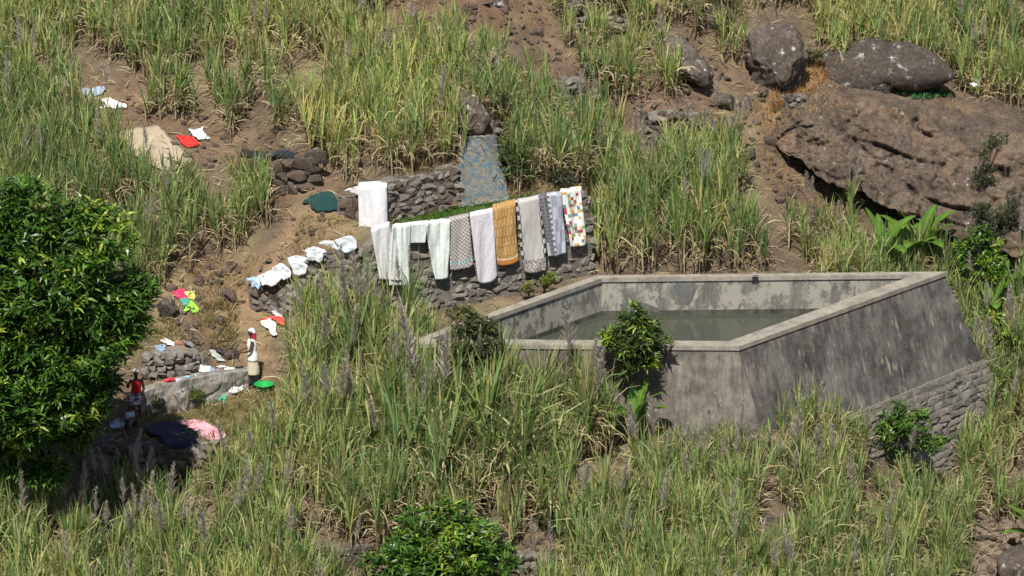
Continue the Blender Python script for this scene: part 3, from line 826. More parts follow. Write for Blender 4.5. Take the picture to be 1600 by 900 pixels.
# ------------------------------------------------------------------ trees and shrubs
MANGO_DARK = np.array([(0.06, 0.14, 0.016), (0.045, 0.105, 0.015), (0.09, 0.185, 0.02), (0.035, 0.08, 0.018)])
MANGO_FLUSH = np.array([(0.20, 0.30, 0.03), (0.16, 0.27, 0.03), (0.26, 0.30, 0.045)])
def tree(name, label, root, crowns, n_ros, leaf=0.2, cat='tree', flush=0.25, group=None, pal=MANGO_DARK, fpal=MANGO_FLUSH, lw=0.26, per=9, droop=0.9, lobes=14, trunk=0.16, up=0.5):
    """root: ground survey point; crowns: list of (px, py, depth offset, rx, ry, rz) ellipsoids in metres"""
    rw = P(*root); Y = rw[1]
    o = np.array(rw); e = empty(name, tuple(o)); tag(e, label, cat, group)
    wood = Acc(); lv = Acc()
    tops = []
    tot = sum(c[3] * c[4] + c[3] * c[5] for c in crowns)
    for (px, py, dy, rx, ry, rz) in crowns:
        c = at(px, py, Y + dy) - o
        # uneven crown: many lobes of different size over the ellipsoid
        k = max(5, int(lobes * (rx * ry + rx * rz) / tot * 1.0 + 3))
        d = rng.normal(0, 1, (k, 3)); d /= np.linalg.norm(d, axis=1)[:, None]
        lc = c + d * np.array([rx, ry, rz]) * rng.uniform(0.45, 0.85, (k, 1))
        lr = np.array([rx, ry, rz]).min() * rng.uniform(0.28, 0.55, k)
        lc[:, 2] = np.maximum(lc[:, 2], 0.25)
        m = int(n_ros * (rx * ry + rx * rz) / tot)
        which = rng.choice(k, m, p=lr ** 2 / np.sum(lr ** 2))
        d2 = rng.normal(0, 1, (m, 3)); d2 /= np.linalg.norm(d2, axis=1)[:, None]
        pos = lc[which] + d2 * lr[which][:, None] * rng.uniform(0.72, 1.12, (m, 1)) * np.array([1.1, 1.1, 0.85])
        pos[:, 2] = np.maximum(pos[:, 2], 0.05)
        outw = pos - c; outw /= np.linalg.norm(outw, axis=1)[:, None] + 1e-6
        fl = np.repeat(rng.random(k) < flush, 1)[which] * (rng.random(m) < 0.7) | (rng.random(m) < flush * 0.3)
        nl = m * per
        b_ = np.repeat(pos, per, 0) + rng.normal(0, 0.02, (nl, 3))
        az0 = np.arctan2(outw[:, 1], outw[:, 0])
        az = np.repeat(az0, per) + rng.normal(0, 1.5, nl)
        e0 = rng.normal(up * 0.6, 0.45, nl)
        L = leaf * rng.uniform(0.65, 1.25, nl)
        cc = np.where(np.repeat(fl, per)[:, None], pick(fpal, nl, 0.2), pick(pal, nl, 0.25))
        blades(lv, b_, az, e0, e0 - droop * rng.uniform(0.5, 1.6, nl), L, L * lw, cc, 2, taper=0.85, roll=rng.normal(0, 0.5, nl))
        tops.append((c, lc, lr))
    H = np.mean([t[0] for t in tops], 0)
    bend = rng.normal(0, 0.06, 3) * np.linalg.norm(H); bend[2] = 0
    tube(wood, [np.array([0, 0, -0.25]), H * 0.35 + bend, H * 0.75 + bend * 0.5, H], [trunk * 1.15, trunk, trunk * 0.75, trunk * 0.4], (0.1,) * 3, 7)
    for c, lc, lr in tops:
        for q in lc[:10]:
            a_ = H * 0.45 + bend
            mid = (a_ + q) / 2 + rng.normal(0, 0.1, 3) + np.array([0, 0, 0.1])
            tube(wood, [a_, mid, q], [trunk * 0.5, trunk * 0.32, trunk * 0.1], (0.1,) * 3, 5)
    obj('trunk', wood.mesh('trunk', M_BARK, True), e)
    cr = obj('crown', lv.mesh('crown', M_MANGO), e); cr['kind'] = 'stuff'
    return e
tree('mango_tree', 'large dark mango tree with glossy leaves shading the washing place', (40, 845),
     [(60, 420, 0.2, 2.2, 2.2, 2.1), (150, 460, -0.3, 1.5, 1.3, 1.8), (40, 560, -0.3, 2.4, 2.0, 1.9), (30, 660, -0.6, 1.9, 1.4, 1.2), (-90, 480, 0.2, 2.6, 2.4, 2.6), (140, 575, -0.5, 1.4, 1.0, 1.3), (30, 345, 0.3, 1.8, 1.5, 1.1), (130, 375, -0.2, 1.1, 1.0, 1.0), (172, 500, -0.5, 0.95, 0.8, 1.3), (95, 645, -0.2, 1.1, 1.1, 0.9), (20, 720, -0.6, 1.5, 1.1, 0.7)], 7200, 0.29, lobes=150, trunk=0.22, flush=0.2)
tree('mango_tree', 'round bushy mango tree crown with bright green leaf tips below the stone terrace edge', (690, 985),
     [(685, 872, 0, 1.7, 1.4, 1.25), (615, 893, 0, 1.2, 1.1, 0.8), (755, 890, 0.1, 1.1, 1.1, 0.85), (690, 930, -0.2, 2.2, 1.4, 1.0), (700, 845, 0, 0.9, 0.9, 0.8)], 1700, 0.26, lobes=44, flush=0.25)
tree('mango_tree', 'small mango tree standing against the front wall of the tank', (996, 690),
     [(992, 515, 0, 0.72, 0.7, 0.5), (1010, 540, -0.1, 0.75, 0.7, 0.5), (985, 495, 0, 0.42, 0.45, 0.35), (965, 535, 0, 0.5, 0.5, 0.4), (1000, 560, -0.1, 0.6, 0.6, 0.4)], 430, 0.27, lobes=22, flush=0.35, trunk=0.06,
     pal=np.array([(0.06, 0.10, 0.025), (0.05, 0.09, 0.025), (0.085, 0.12, 0.03)]))
tree('shrub', 'dark olive shrub among cane left of the tank corner', (735, 712),
     [(735, 545, 0, 0.9, 0.8, 0.95), (700, 560, 0.1, 0.6, 0.5, 0.8), (762, 555, 0, 0.5, 0.5, 0.7), (735, 500, 0, 0.6, 0.5, 0.45)], 1000, 0.15, 'shrub', pal=np.array([(0.055, 0.075, 0.025), (0.04, 0.06, 0.022), (0.08, 0.10, 0.035)]), fpal=np.array([(0.13, 0.15, 0.04)]), lobes=26, trunk=0.05)
tree('shrub', 'bright green leafy bush growing against the stone footing of the tank', (1408, 735),
     [(1405, 675, -0.1, 0.85, 0.7, 0.75), (1420, 645, 0, 0.5, 0.5, 0.4), (1365, 690, -0.1, 0.4, 0.5, 0.4), (1455, 695, 0, 0.45, 0.5, 0.35)], 360, 0.2, 'shrub', pal=np.array([(0.07, 0.15, 0.02), (0.055, 0.12, 0.02), (0.095, 0.17, 0.03)]), flush=0.1, lobes=26, trunk=0.05)
tree('mango_tree', 'dense dark tree behind the far right corner of the tank', (1520, 470),
     [(1520, 400, 0.2, 0.95, 0.9, 0.85), (1545, 420, 0, 0.6, 0.6, 0.5), (1500, 425, 0, 0.6, 0.6, 0.5), (1525, 370, 0.2, 0.5, 0.5, 0.3)], 420, 0.2, lobes=30, flush=0.2, trunk=0.08)
tree('mango_tree', 'yellow-green young mango tree beside the sloping tank wall and banana plants', (1570, 600),
     [(1550, 510, 0, 0.4, 0.4, 0.35), (1582, 525, 0, 0.5, 0.45, 0.35), (1560, 555, 0, 0.4, 0.4, 0.5)], 150, 0.25, lobes=18, flush=0.6, trunk=0.05, pal=np.array([(0.10, 0.14, 0.025), (0.13, 0.16, 0.03)]))
SHR = np.array([(0.06, 0.075, 0.04), (0.08, 0.09, 0.045), (0.045, 0.06, 0.03)])
def shrub(label, root, crowns, n, leaf=0.09, pal=SHR, **kw):
    return tree('shrub', label, root, crowns, n, leaf, 'shrub', pal=pal, fpal=pal * 1.5, lobes=14, trunk=0.03, up=1.2, droop=0.5, **kw)
shrub('grey-green wispy shrub growing high on the outcrop face', (1542, 300), [(1542, 250, -1.6, 0.5, 0.4, 0.75), (1555, 222, -1.6, 0.35, 0.35, 0.35), (1530, 275, -1.6, 0.3, 0.3, 0.4)], 300)
shrub('dark scrubby bush at the foot of the outcrop beside the dark tree', (1565, 395), [(1560, 345, -0.6, 0.8, 0.5, 0.6), (1590, 325, -0.6, 0.6, 0.5, 0.5), (1530, 330, -0.6, 0.4, 0.4, 0.35)], 420, 0.1)
shrub('small round dark bush right beside the hung rugs', (872, 296), [(873, 274, 0, 0.32, 0.3, 0.32), (890, 283, 0, 0.2, 0.2, 0.2)], 140, 0.09, pal=SHR * 0.8)
shrub('green leafy shrub right of the blue carpet', (808, 296), [(808, 250, 0, 0.4, 0.4, 0.7), (790, 235, 0, 0.3, 0.3, 0.45), (822, 262, 0, 0.3, 0.3, 0.4)], 300, 0.11, pal=np.array([(0.05, 0.10, 0.025), (0.07, 0.12, 0.03)]))
shrub('scrubby olive bush among dry cane right of the round mango crown', (866, 838), [(862, 805, 0, 0.45, 0.4, 0.42), (880, 815, 0, 0.3, 0.3, 0.3)], 220, 0.1, pal=np.array([(0.08, 0.10, 0.035), (0.06, 0.08, 0.03)]))
shrub('dark green bush above the tall cane near the top of the field', (335, 50), [(335, 22, 0, 0.45, 0.4, 0.5), (345, 40, 0, 0.3, 0.3, 0.3)], 240, 0.1)
shrub('dark green bush among cane above the lichened boulder', (1125, 62), [(1125, 30, 0, 0.4, 0.4, 0.6)], 200, 0.1)
shrub('lone dark shrub in the far cane above the outcrop', (1518, 62), [(1518, 45, 0, 0.25, 0.25, 0.35), (1524, 60, 0, 0.2, 0.2, 0.2)], 90, 0.1)
shrub('broad-leaved green plant beside the grey boulder at the top edge', (545, 40), [(540, 15, 0, 0.45, 0.4, 0.5), (556, 25, -0.1, 0.3, 0.3, 0.3)], 120, 0.24, pal=np.array([(0.07, 0.13, 0.04), (0.09, 0.15, 0.05)]))
shrub('small yellow-green weed growing at the foot of the rug wall', (850, 462), [(855, 438, -0.25, 0.22, 0.2, 0.22)], 90, 0.1, pal=np.array([(0.17, 0.20, 0.03), (0.13, 0.17, 0.03)]))
shrub('second yellow-green weed on the tank ledge left of the first', (826, 470), [(826, 450, -0.25, 0.2, 0.2, 0.16)], 60, 0.09, pal=np.array([(0.16, 0.18, 0.04), (0.19, 0.18, 0.06)]))
shrub('low green tuft at the foot of the tall boulder on the outcrop', (1272, 100), [(1270, 88, -0.2, 0.3, 0.2, 0.2)], 70, 0.14, pal=np.array([(0.10, 0.11, 0.03), (0.07, 0.09, 0.03)]))
shrub('yellow-green weed beside the washing channel', (301, 628), [(302, 618, -0.1, 0.28, 0.25, 0.22)], 90, 0.09, pal=np.array([(0.14, 0.17, 0.03), (0.10, 0.13, 0.03)]))
shrub('dark weed against the front of the washing channel', (250, 642), [(247, 628, -0.15, 0.18, 0.2, 0.3)], 70, 0.09)

# ------------------------------------------------------------------ banana plants
def banana_leaf(L, W, e0, e1, seed):
    r = np.random.default_rng(seed); K = 14
    pos = np.zeros(3); V = []; C = []
    for k in range(K + 1):
        t = k / K; e = e0 + (e1 - e0) * t ** 1.3
        d = np.array([math.cos(e), 0, math.sin(e)]); up = np.array([-math.sin(e), 0, math.cos(e)])
        wv = W * (0.05 if t < 0.12 else max(0.03, math.sin(min(1, (t - 0.12) / 0.88) ** 0.75 * math.pi) ** 0.55)) * r.uniform(0.88, 1.04)
        fold = 0.35 + 0.2 * r.random()
        for s_ in (-1, -0.5, 0, 0.5, 1):
            V.append(pos + np.array([0, 1.0, 0]) * s_ * wv * 0.5 + up * (abs(s_) * wv * 0.5 * fold - 0.12 * wv * s_ * s_) + d * abs(s_) * 0.03)
            C.append(np.array((0.105, 0.205, 0.032)) * r.uniform(0.8, 1.2) * (1.5 if s_ == 0 else 1) + (np.array((0.08, 0.05, 0.01)) if (abs(s_) == 1 and r.random() < 0.15) else 0))
        pos = pos + d * L / K
    F = [[k * 5 + i, k * 5 + i + 1, k * 5 + i + 6, k * 5 + i + 5] for k in range(K) for i in range(4)]
    return mesh_np('leaf', V, F, M_BANANA, np.array(C), smooth=True)
BL = [banana_leaf(1.4, 0.46, R(78), R(48), 1), banana_leaf(1.5, 0.46, R(70), R(15), 2), banana_leaf(1.3, 0.44, R(62), R(-25), 3), banana_leaf(1.25, 0.40, R(84), R(70), 4)]
M_STEM, n, l, b = mat('banana_stem')
t = tex(n, l, coords(n, l, scale=(1, 1, 0.3)), 9, 4); r_ = ramp(n, [(0.35, (0.10, 0.13, 0.04)), (0.7, (0.22, 0.19, 0.09))]); l.new(t.outputs[0], r_.inputs[0]); l.new(r_.outputs[0], b.inputs['Base Color']); b.inputs['Roughness'].default_value = 0.6
def banana(label, root, ht, leaves, group=None, scale=1.0, dy=0.0):
    rw = P(*root, -dy); e = empty('banana_plant', tuple(rw), 0, scale); tag(e, label, 'banana plant', group)
    a_ = Acc(); tube(a_, [(0, 0, -0.2), (0.02, 0, ht * 0.5), (0, 0.02, ht)], [0.11, 0.09, 0.05], (0.2,) * 3, 8)
    obj('stem', a_.mesh('stem', M_STEM, True), e)
    for i, (az, tilt, vi) in enumerate(leaves):
        o = bpy.data.objects.new('leaf', BL[vi]); link(o, e)
        o.location = (0, 0, ht - 0.08 * (i % 3)); o.rotation_euler = (R(tilt), 0, R(az)); 
banana('banana plant with broad upright leaves just behind the far tank wall', (1432, 425), 0.45, [(10, 0, 1), (35, 0, 0), (160, 0, 1), (95, 0, 2), (250, 0, 2), (-30, 0, 1), (185, 0, 0), (-60, 0, 2)], scale=1.2)
banana('banana plant with folded shaded leaves behind the tank, left of its larger neighbour', (1375, 426), 0.35, [(150, 10, 0), (110, 0, 3), (210, 0, 2), (20, 0, 1), (300, 0, 2)], scale=1.15)
banana('small banana plant between the pair behind the tank wall', (1408, 430), 0.25, [(80, 0, 3), (130, 0, 0), (350, 0, 1), (230, 0, 2)], scale=1.05)
banana('banana plant below the dark tree at the tank corner', (1548, 510), 0.4, [(140, 0, 1), (40, 0, 0), (170, 0, 2), (0, 0, 1), (90, 0, 3), (270, 0, 2)], scale=1.2)
banana('banana plant hugging the sloping side of the tank', (1518, 490), 0.3, [(120, 0, 0), (160, 0, 1), (60, 0, 0), (230, 0, 2)], scale=0.9)
banana('low banana plant with light green leaves at the front wall of the tank', (990, 700), 0.75, [(40, 0, 0), (100, 0, 3), (160, 0, 2), (330, 0, 1), (230, 0, 2), (10, 0, 2)], scale=0.95)
banana('banana plant with yellowing leaves on the bare ground in the low corner', (1625, 890), 0.7, [(170, 0, 1), (150, 0, 0), (185, 0, 2), (100, 0, 0), (200, 0, 1)], scale=1.05)

# ------------------------------------------------------------------ cloth
def cloth_mat(name, base, var=0.12, weave=60, fold=None):
    m, n, l, b = mat(name)
    c = coords(n, l); t = tex(n, l, c, 7, 4); t2 = tex(n, l, c, weave, 2)
    r_ = ramp(n, [(0.3, tuple(x * (1 - var) for x in base)), (0.7, tuple(min(0.85, x * (1 + var)) for x in base))])
    l.new(t.outputs[0], r_.inputs[0]); l.new(r_.outputs[0], b.inputs['Base Color'])
    b.inputs['Roughness'].default_value = 0.9; b.inputs['Specular IOR Level'].default_value = 0.1
    b.inputs['Sheen Weight'].default_value = 0.15
    bump(n, l, b, t.outputs[0], 0.4, 0.03)
    return m
_cm = {}
def CM(base, var=0.12):
    k = (tuple(base), var)
    if k not in _cm: _cm[k] = cloth_mat('cloth', base, var)
    return _cm[k]
WHITE, LBLUE, NAVY, PINK, RED = (0.70, 0.70, 0.70), (0.36, 0.50, 0.68), (0.022, 0.022, 0.05), (0.62, 0.30, 0.35), (0.60, 0.03, 0.025)
WALL_BASE = {'rug': [(556, 470), (600, 478), (640, 482), (690, 480), (760, 468), (850, 448), (928, 420)],
             'path': [(385, 484), (440, 492), (500, 500), (556, 502)], 'upper': [(520, 340), (562, 344), (602, 345), (640, 342), (721, 323)],
             'carpet': [(700, 326), (800, 318)]}
def wall_y(which, px):
    b_ = np.array(WALL_BASE[which], float)
    px = np.asarray(px, float)
    return Yf(px, np.interp(px, b_[:, 0], b_[:, 1]))
def cloth_mesh(Pfun, U, Vv, m, name='cloth', thick=0.012, wr=0.03, seed=0, freq=(5, 2)):
    """grid (rows Vv x columns U) -> world points, with wrinkles towards the viewer side, given thickness"""
    W = Pfun(U, Vv)
    k, n_ = U.shape
    px, py = W[..., 0], W[..., 2] + W[..., 1] * 0.4
    wv = fbm(px * freq[0] + seed, py * freq[1] + seed * 1.7, seed, 3) * wr
    dx = np.gradient(W, axis=1); dy = np.gradient(W, axis=0)
    nr = np.cross(dx, dy); nr /= np.linalg.norm(nr, axis=-1)[..., None] + 1e-9
    nr *= np.where((nr @ np.array([0, -0.8, 0.6])) < 0, -1, 1)[..., None]
    W = W + nr * (wv + abs(wr))[..., None]
    return W, nr
def cloth_obj(name, label, cat, W, nr, m, uv, group=None, thick=0.012, closed=False, parent=None):
    k, n_ = W.shape[:2]
    o = W[k // 2, n_ // 2].copy()
    V = np.concatenate([W.reshape(-1, 3), (W - nr * thick).reshape(-1, 3)]) - o
    idx = np.arange(k * n_).reshape(k, n_)
    c_ = n_ if closed else n_ - 1
    F = []
    for j in range(k - 1):
        for i in range(c_):
            i2 = (i + 1) % n_
            F.append([idx[j, i], idx[j, i2], idx[j + 1, i2], idx[j + 1, i]])
    F = np.array(F); back = F[:, ::-1] + k * n_
    rim = []
    if not closed:
        ring = list(idx[0, :]) + list(idx[1:, -1]) + list(idx[-1, -2::-1]) + list(idx[-2:0:-1, 0])
    else:
        ring = list(idx[-1, :])
    for i in range(len(ring)):
        a_, b_ = ring[i], ring[(i + 1) % len(ring)]
        rim.append([b_, a_, a_ + k * n_, b_ + k * n_])
    F = np.concatenate([F, back, np.array(rim)])
    bm_uv = np.concatenate([uv.reshape(-1, 2)] * 2)
    ob = obj(name, mesh_np(name, V, F, m, uv=bm_uv, smooth=True), parent); ob.location = o
    bm = bmesh.new(); bm.from_mesh(ob.data); bmesh.ops.recalc_face_normals(bm, faces=bm.faces); bm.to_mesh(ob.data); bm.free()
    if label: tag(ob, label, cat, group)
    return ob
def hung(name, label, quad, m, cat='rug', off=0.13, wr=0.04, over=5, bulge=0, side_wave=0.0, seed=0, n=22, k=34, freq=(5, 1.0), over_dx=0, wall='rug'):
    """cloth hung over a wall edge; quad = top-left, top-right, bottom-right, bottom-left in survey units"""
    (a0, a1), (b0, b1), (c0, c1), (d0, d1) = quad
    uu, vv = np.meshgrid(np.linspace(0, 1, n), np.linspace(0, 1, k))
    ro = 5
    def f(u, v):
        px = (a0 * (1 - u) + b0 * u) * (1 - v) + (d0 * (1 - u) + c0 * u) * v
        bot = d1 * (1 - u) + c1 * u + bulge * (1 - (2 * u - 1) ** 4) - bulge
        py = (a1 * (1 - u) + b1 * u) * (1 - v) + bot * v
        px = px + side_wave * np.sin(v * 6 + seed) * (u - 0.5) * v
        py = py - 2 * (1 - v)
        # hangs plumb just off the stones of the wall
        return at(px, py, wall_y(wall, px) - off - 0.04 * v)
    W, nr = cloth_mesh(f, uu, vv, m, wr=wr, seed=seed, freq=freq)
    # part lying over the top of the wall
    top = []
    for j in range(ro):
        q = W[0].copy(); s_ = (ro - j) / ro
        q[:, 1] += s_ * (over / 16.0) * 0.8 + 0.0; q[:, 0] += s_ * over_dx
        q[:, 2] += 0.03 * math.sin(min(1, s_ * 3) * math.pi / 2)
        top.append(q)
    W = np.concatenate([np.array(top), W])
    tn = np.zeros((ro,) + nr[0].shape); tn[..., 2] = 1
    nr = np.concatenate([tn, nr]); 
    uv = np.stack(np.meshgrid(np.linspace(0, 1, n), np.concatenate([np.linspace(-0.15, -0.02, ro), np.linspace(0, 1, k)])), -1)
    return cloth_obj(name, label, cat, W, nr, m, uv, thick=0.02)
def laid(name, label, poly, m, cat='cloth', off=0.05, wr=0.03, seed=0, n=40, rings=9, group=None, parent=None, hump=0.0, thick=0.012, freq=(4, 4), wall=None):
    """cloth spread on the ground or over stones, with the surveyed outline"""
    pl = np.array(poly + [poly[0]], float)
    if wall is None and np.ptp(pl[:, 0]) < 26:
        pl = pl.mean(0) + (pl - pl.mean(0)) * 1.15
    ed = np.linalg.norm(np.diff(pl, axis=0), axis=1)
    B = np.concatenate([pl[i] + (pl[i + 1] - pl[i]) * np.linspace(0, 1, max(1, int(round(n * ed[i] / ed.sum()))), endpoint=False)[:, None] for i in range(len(ed))])
    c_ = B.mean(0)
    rr_ = np.random.default_rng(seed)
    B = B + rr_.normal(0, 0.5, B.shape)
    t = np.linspace(0.02, 1, rings)[:, None, None]
    Q = c_ + (B - c_)[None] * t
    def f(u, v):
        if wall: return at(Q[..., 0], Q[..., 1] - 2, np.minimum(Yf(Q[..., 0], Q[..., 1]), wall_y(wall, Q[..., 0])+ 0.25) - off) + np.array([0, -0.3, 1.0]) * (hump * (1 - t ** 2))
        return P(Q[..., 0], Q[..., 1], off) + np.array([0, -0.3, 1.0]) * (hump * (1 - t ** 2))
    W, nr = cloth_mesh(f, Q[..., 0], Q[..., 1], m, wr=wr, seed=seed, freq=freq)
    bb = np.array([pl.min(0), pl.max(0)])
    uv = (Q - bb[0]) / (bb[1] - bb[0])
    return cloth_obj(name, label, cat, W, nr, m, uv, group, thick, closed=True, parent=parent)
# --- patterned rug materials (woven patterns, on the cloth's own coordinates)
def uvnode(n, l, sx=1, sy=1):
    return coords(n, l, 'UV', (sx, sy, 1))
def pat(name, build):
    m, n, l, b = mat(name)
    col = build(n, l)
    l.new(col, b.inputs['Base Color']); b.inputs['Roughness'].default_value = 0.95; b.inputs['Specular IOR Level'].default_value = 0.08
    t = tex(n, l, coords(n, l), 25, 3); bump(n, l, b, t.outputs[0], 0.4, 0.02)
    return m
def checker(n, l, sx, sy, a, b_):
    c = n.new('ShaderNodeTexChecker'); c.inputs['Scale'].default_value = 1; c.inputs[1].default_value = (*a, 1); c.inputs[2].default_value = (*b_, 1)
    l.new(uvnode(n, l, sx, sy), c.inputs[0]); return c.outputs[0]
def band(n, l, axis, lo, hi):
    t = n.new('ShaderNodeTexCoord'); s_ = n.new('ShaderNodeSeparateXYZ'); l.new(t.outputs['UV'], s_.inputs[0])
    a_ = N(n, 'ShaderNodeMath', operation='GREATER_THAN'); l.new(s_.outputs[axis], a_.inputs[0]); a_.inputs[1].default_value = lo
    b_ = N(n, 'ShaderNodeMath', operation='LESS_THAN'); l.new(s_.outputs[axis], b_.inputs[0]); b_.inputs[1].default_value = hi
    m_ = N(n, 'ShaderNodeMath', operation='MULTIPLY'); l.new(a_.outputs[0], m_.inputs[0]); l.new(b_.outputs[0], m_.inputs[1])
    return m_.outputs[0]
def mul(n, l, a_, b_):
    m_ = N(n, 'ShaderNodeMath', operation='MULTIPLY')
    for i, v in enumerate((a_, b_)):
        if hasattr(v, 'links'): l.new(v, m_.inputs[i])
        else: m_.inputs[i].default_value = v
    return m_.outputs[0]
def p_check(n, l):
    a_ = checker(n, l, 11, 26, (0.50, 0.47, 0.44), (0.17, 0.145, 0.135))
    ns = tex(n, l, uvnode(n, l, 3, 5), 1.5, 3)
    a_ = mixc(n, l, mul(n, l, ns.outputs[0], 0.6), a_, (0.33, 0.30, 0.28))
    st = checker(n, l, 16, 1.0, (0.10, 0.28, 0.28), (0.42, 0.44, 0.42))
    return mixc(n, l, band(n, l, 1, 0.84, 0.89), a_, st)
def p_orange(n, l):
    c1 = checker(n, l, 1, 38, (0.46, 0.25, 0.075), (0.40, 0.27, 0.12))
    br = n.new('ShaderNodeTexBrick'); l.new(uvnode(n, l, 3.5, 6), br.inputs[0]); br.inputs['Scale'].default_value = 1
    br.inputs['Color1'].default_value = (0, 0, 0, 1); br.inputs['Color2'].default_value = (0, 0, 0, 1); br.inputs['Mortar'].default_value = (1, 1, 1, 1)
    br.inputs['Mortar Size'].default_value = 0.09; br.inputs['Brick Width'].default_value = 0.5; br.inputs['Row Height'].default_value = 1.0
    col = mixc(n, l, mul(n, l, br.outputs[0], 0.55), c1, (0.20, 0.11, 0.045))
    ns = tex(n, l, uvnode(n, l, 12, 20), 1, 2); rr_ = ramp(n, [(0.58, (0, 0, 0)), (0.62, (1, 1, 1))]); l.new(ns.outputs[0], rr_.inputs[0])
    col = mixc(n, l, mul(n, l, rr_.outputs[0], 0.5), col, (0.50, 0.40, 0.22))
    col = mixc(n, l, band(n, l, 1, 0.885, 0.905), col, (0.62, 0.50, 0.36))
    return mixc(n, l, band(n, l, 1, 0.905, 1.1), col, (0.42, 0.17, 0.045))
def p_grey(n, l):
    vo = tex(n, l, uvnode(n, l, 6, 15), 1, typ='ShaderNodeTexVoronoi')
    rr_ = ramp(n, [(0.30, (0.10, 0.095, 0.095)), (0.42, (0.43, 0.41, 0.39))]); l.new(vo.outputs['Distance'], rr_.inputs[0])
    zig = checker(n, l, 9, 16, (0.46, 0.44, 0.42), (0.05, 0.05, 0.055))
    col = mixc(n, l, band(n, l, 0, -1, 0.14), rr_.outputs[0], zig)
    col = mixc(n, l, band(n, l, 0, 0.86, 2), col, zig)
    vo2 = tex(n, l, uvnode(n, l, 14, 30), 1, 4)
    r2 = ramp(n, [(0.42, (0.14, 0.12, 0.12)), (0.6, (0.46, 0.42, 0.40))]); l.new(vo2.outputs[0], r2.inputs[0])
    return mixc(n, l, band(n, l, 1, 0.82, 1.1), col, r2.outputs[0])
def p_stripe(n, l):
    c1 = checker(n, l, 1, 34, (0.10, 0.10, 0.115), (0.16, 0.16, 0.175))
    c2 = checker(n, l, 4, 5, (0.42, 0.44, 0.50), (0.30, 0.32, 0.37))
    col = mixc(n, l, band(n, l, 0, 0.44, 2), c1, c2)
    lt = checker(n, l, 1, 22, (0.5, 0.5, 0.52), (0.14, 0.14, 0.15))
    col = mixc(n, l, band(n, l, 0, 0.36, 0.45), col, lt)
    col = mixc(n, l, mul(n, l, band(n, l, 1, 0.76, 0.98), band(n, l, 0, -1, 0.13)), col, (0.55, 0.55, 0.58))
    return mixc(n, l, mul(n, l, band(n, l, 0, 0.13, 0.2), band(n, l, 1, 0, 1)), col, (0.22, 0.22, 0.24))
def p_quilt(n, l):
    fl = n.new('ShaderNodeVectorMath'); fl.operation = 'FLOOR'; l.new(uvnode(n, l, 7, 17), fl.inputs[0])
    wn = n.new('ShaderNodeTexWhiteNoise'); l.new(fl.outputs[0], wn.inputs[0])
    cr = ramp(n, [(0.0, (0.72, 0.72, 0.70)), (0.52, (0.66, 0.70, 0.72)), (0.55, (0.55, 0.38, 0.12)), (0.66, (0.70, 0.68, 0.62)), (0.72, (0.38, 0.07, 0.11)), (0.78, (0.10, 0.22, 0.36)), (0.84, (0.28, 0.36, 0.16)), (0.90, (0.58, 0.46, 0.20)), (0.95, (0.12, 0.30, 0.28)), (1.0, (0.50, 0.13, 0.06))])
    cr.color_ramp.interpolation = 'CONSTANT'; l.new(wn.outputs[0], cr.inputs[0])
    return cr.outputs[0]
def p_blue(n, l):
    t1 = tex(n, l, uvnode(n, l, 9, 13), 1, 6, 0.8); rr_ = ramp(n, [(0.42, (0.21, 0.175, 0.125)), (0.50, (0.14, 0.15, 0.14)), (0.58, (0.05, 0.11, 0.165))]); l.new(t1.outputs[0], rr_.inputs[0])
    return mixc(n, l, 0.12, rr_.outputs[0], checker(n, l, 22, 30, (0.20, 0.165, 0.12), (0.08, 0.12, 0.14)))
def p_white(n, l):
    t1 = tex(n, l, uvnode(n, l, 14, 30), 1, 3); rr_ = ramp(n, [(0.35, (0.50, 0.48, 0.52)), (0.65, (0.62, 0.60, 0.64))]); l.new(t1.outputs[0], rr_.inputs[0]); return rr_.outputs[0]
def p_beige(n, l):
    t1 = tex(n, l, uvnode(n, l, 5, 5), 1, 6); rr_ = ramp(n, [(0.3, (0.29, 0.235, 0.17)), (0.7, (0.40, 0.335, 0.25))]); l.new(t1.outputs[0], rr_.inputs[0]); return rr_.outputs[0]
hung('hanging_rug', 'grey and brown checked rug with a turquoise band hung on the stone wall', [(701, 346), (731, 340), (739, 416), (702, 424)], pat('rug_check', p_check), seed=1, bulge=4)
hung('hanging_rug', 'long plain lilac-white rug with rounded end hung between checked and orange rugs', [(733, 338), (769, 331), (776, 438), (746, 446)], pat('rug_white', p_white), seed=2, bulge=8)
hung('hanging_rug', 'orange-brown patterned rug with dark orange border hung on the stone wall', [(769, 330), (804, 321), (810, 411), (776, 417)], pat('rug_orange', p_orange), seed=3, bulge=5, over=11)
hung('hanging_rug', 'pale grey speckled rug with black zigzag edges hung beside the orange rug', [(804, 318), (846, 309), (853, 424), (819, 428)], pat('rug_grey', p_grey), seed=4, bulge=2, side_wave=4)
hung('hanging_rug', 'folded dark grey and blue-grey striped rug hung beside the patchwork quilt', [(841, 309), (876, 304), (883, 396), (855, 402)], pat('rug_stripe', p_stripe), seed=5, wr=0.05, freq=(7, 0.3), bulge=2)
hung('hanging_quilt', 'white patchwork quilt with small coloured squares at the end of the wall', [(876, 302), (907, 297), (915, 383), (890, 386)], pat('quilt', p_quilt), cat='quilt', seed=6, bulge=1)
hung('hanging_sheet', 'long white sheet draped high over the upper terrace wall corner', [(560, 296), (603, 293), (607, 384), (562, 384)], CM((0.66, 0.66, 0.68), 0.06), cat='sheet', off=0.2, wall='upper', wr=0.06, seed=7, freq=(6, 0.6), over=12)
hung('hanging_sheet', 'white sheet trailing down below the draped sheet into the cane', [(578, 362), (606, 352), (640, 440), (592, 436)], CM((0.62, 0.62, 0.62), 0.06), cat='sheet', off=0.16, wr=0.05, seed=8, freq=(7, 0.5))
GW = CM((0.58, 0.63, 0.60), 0.08)
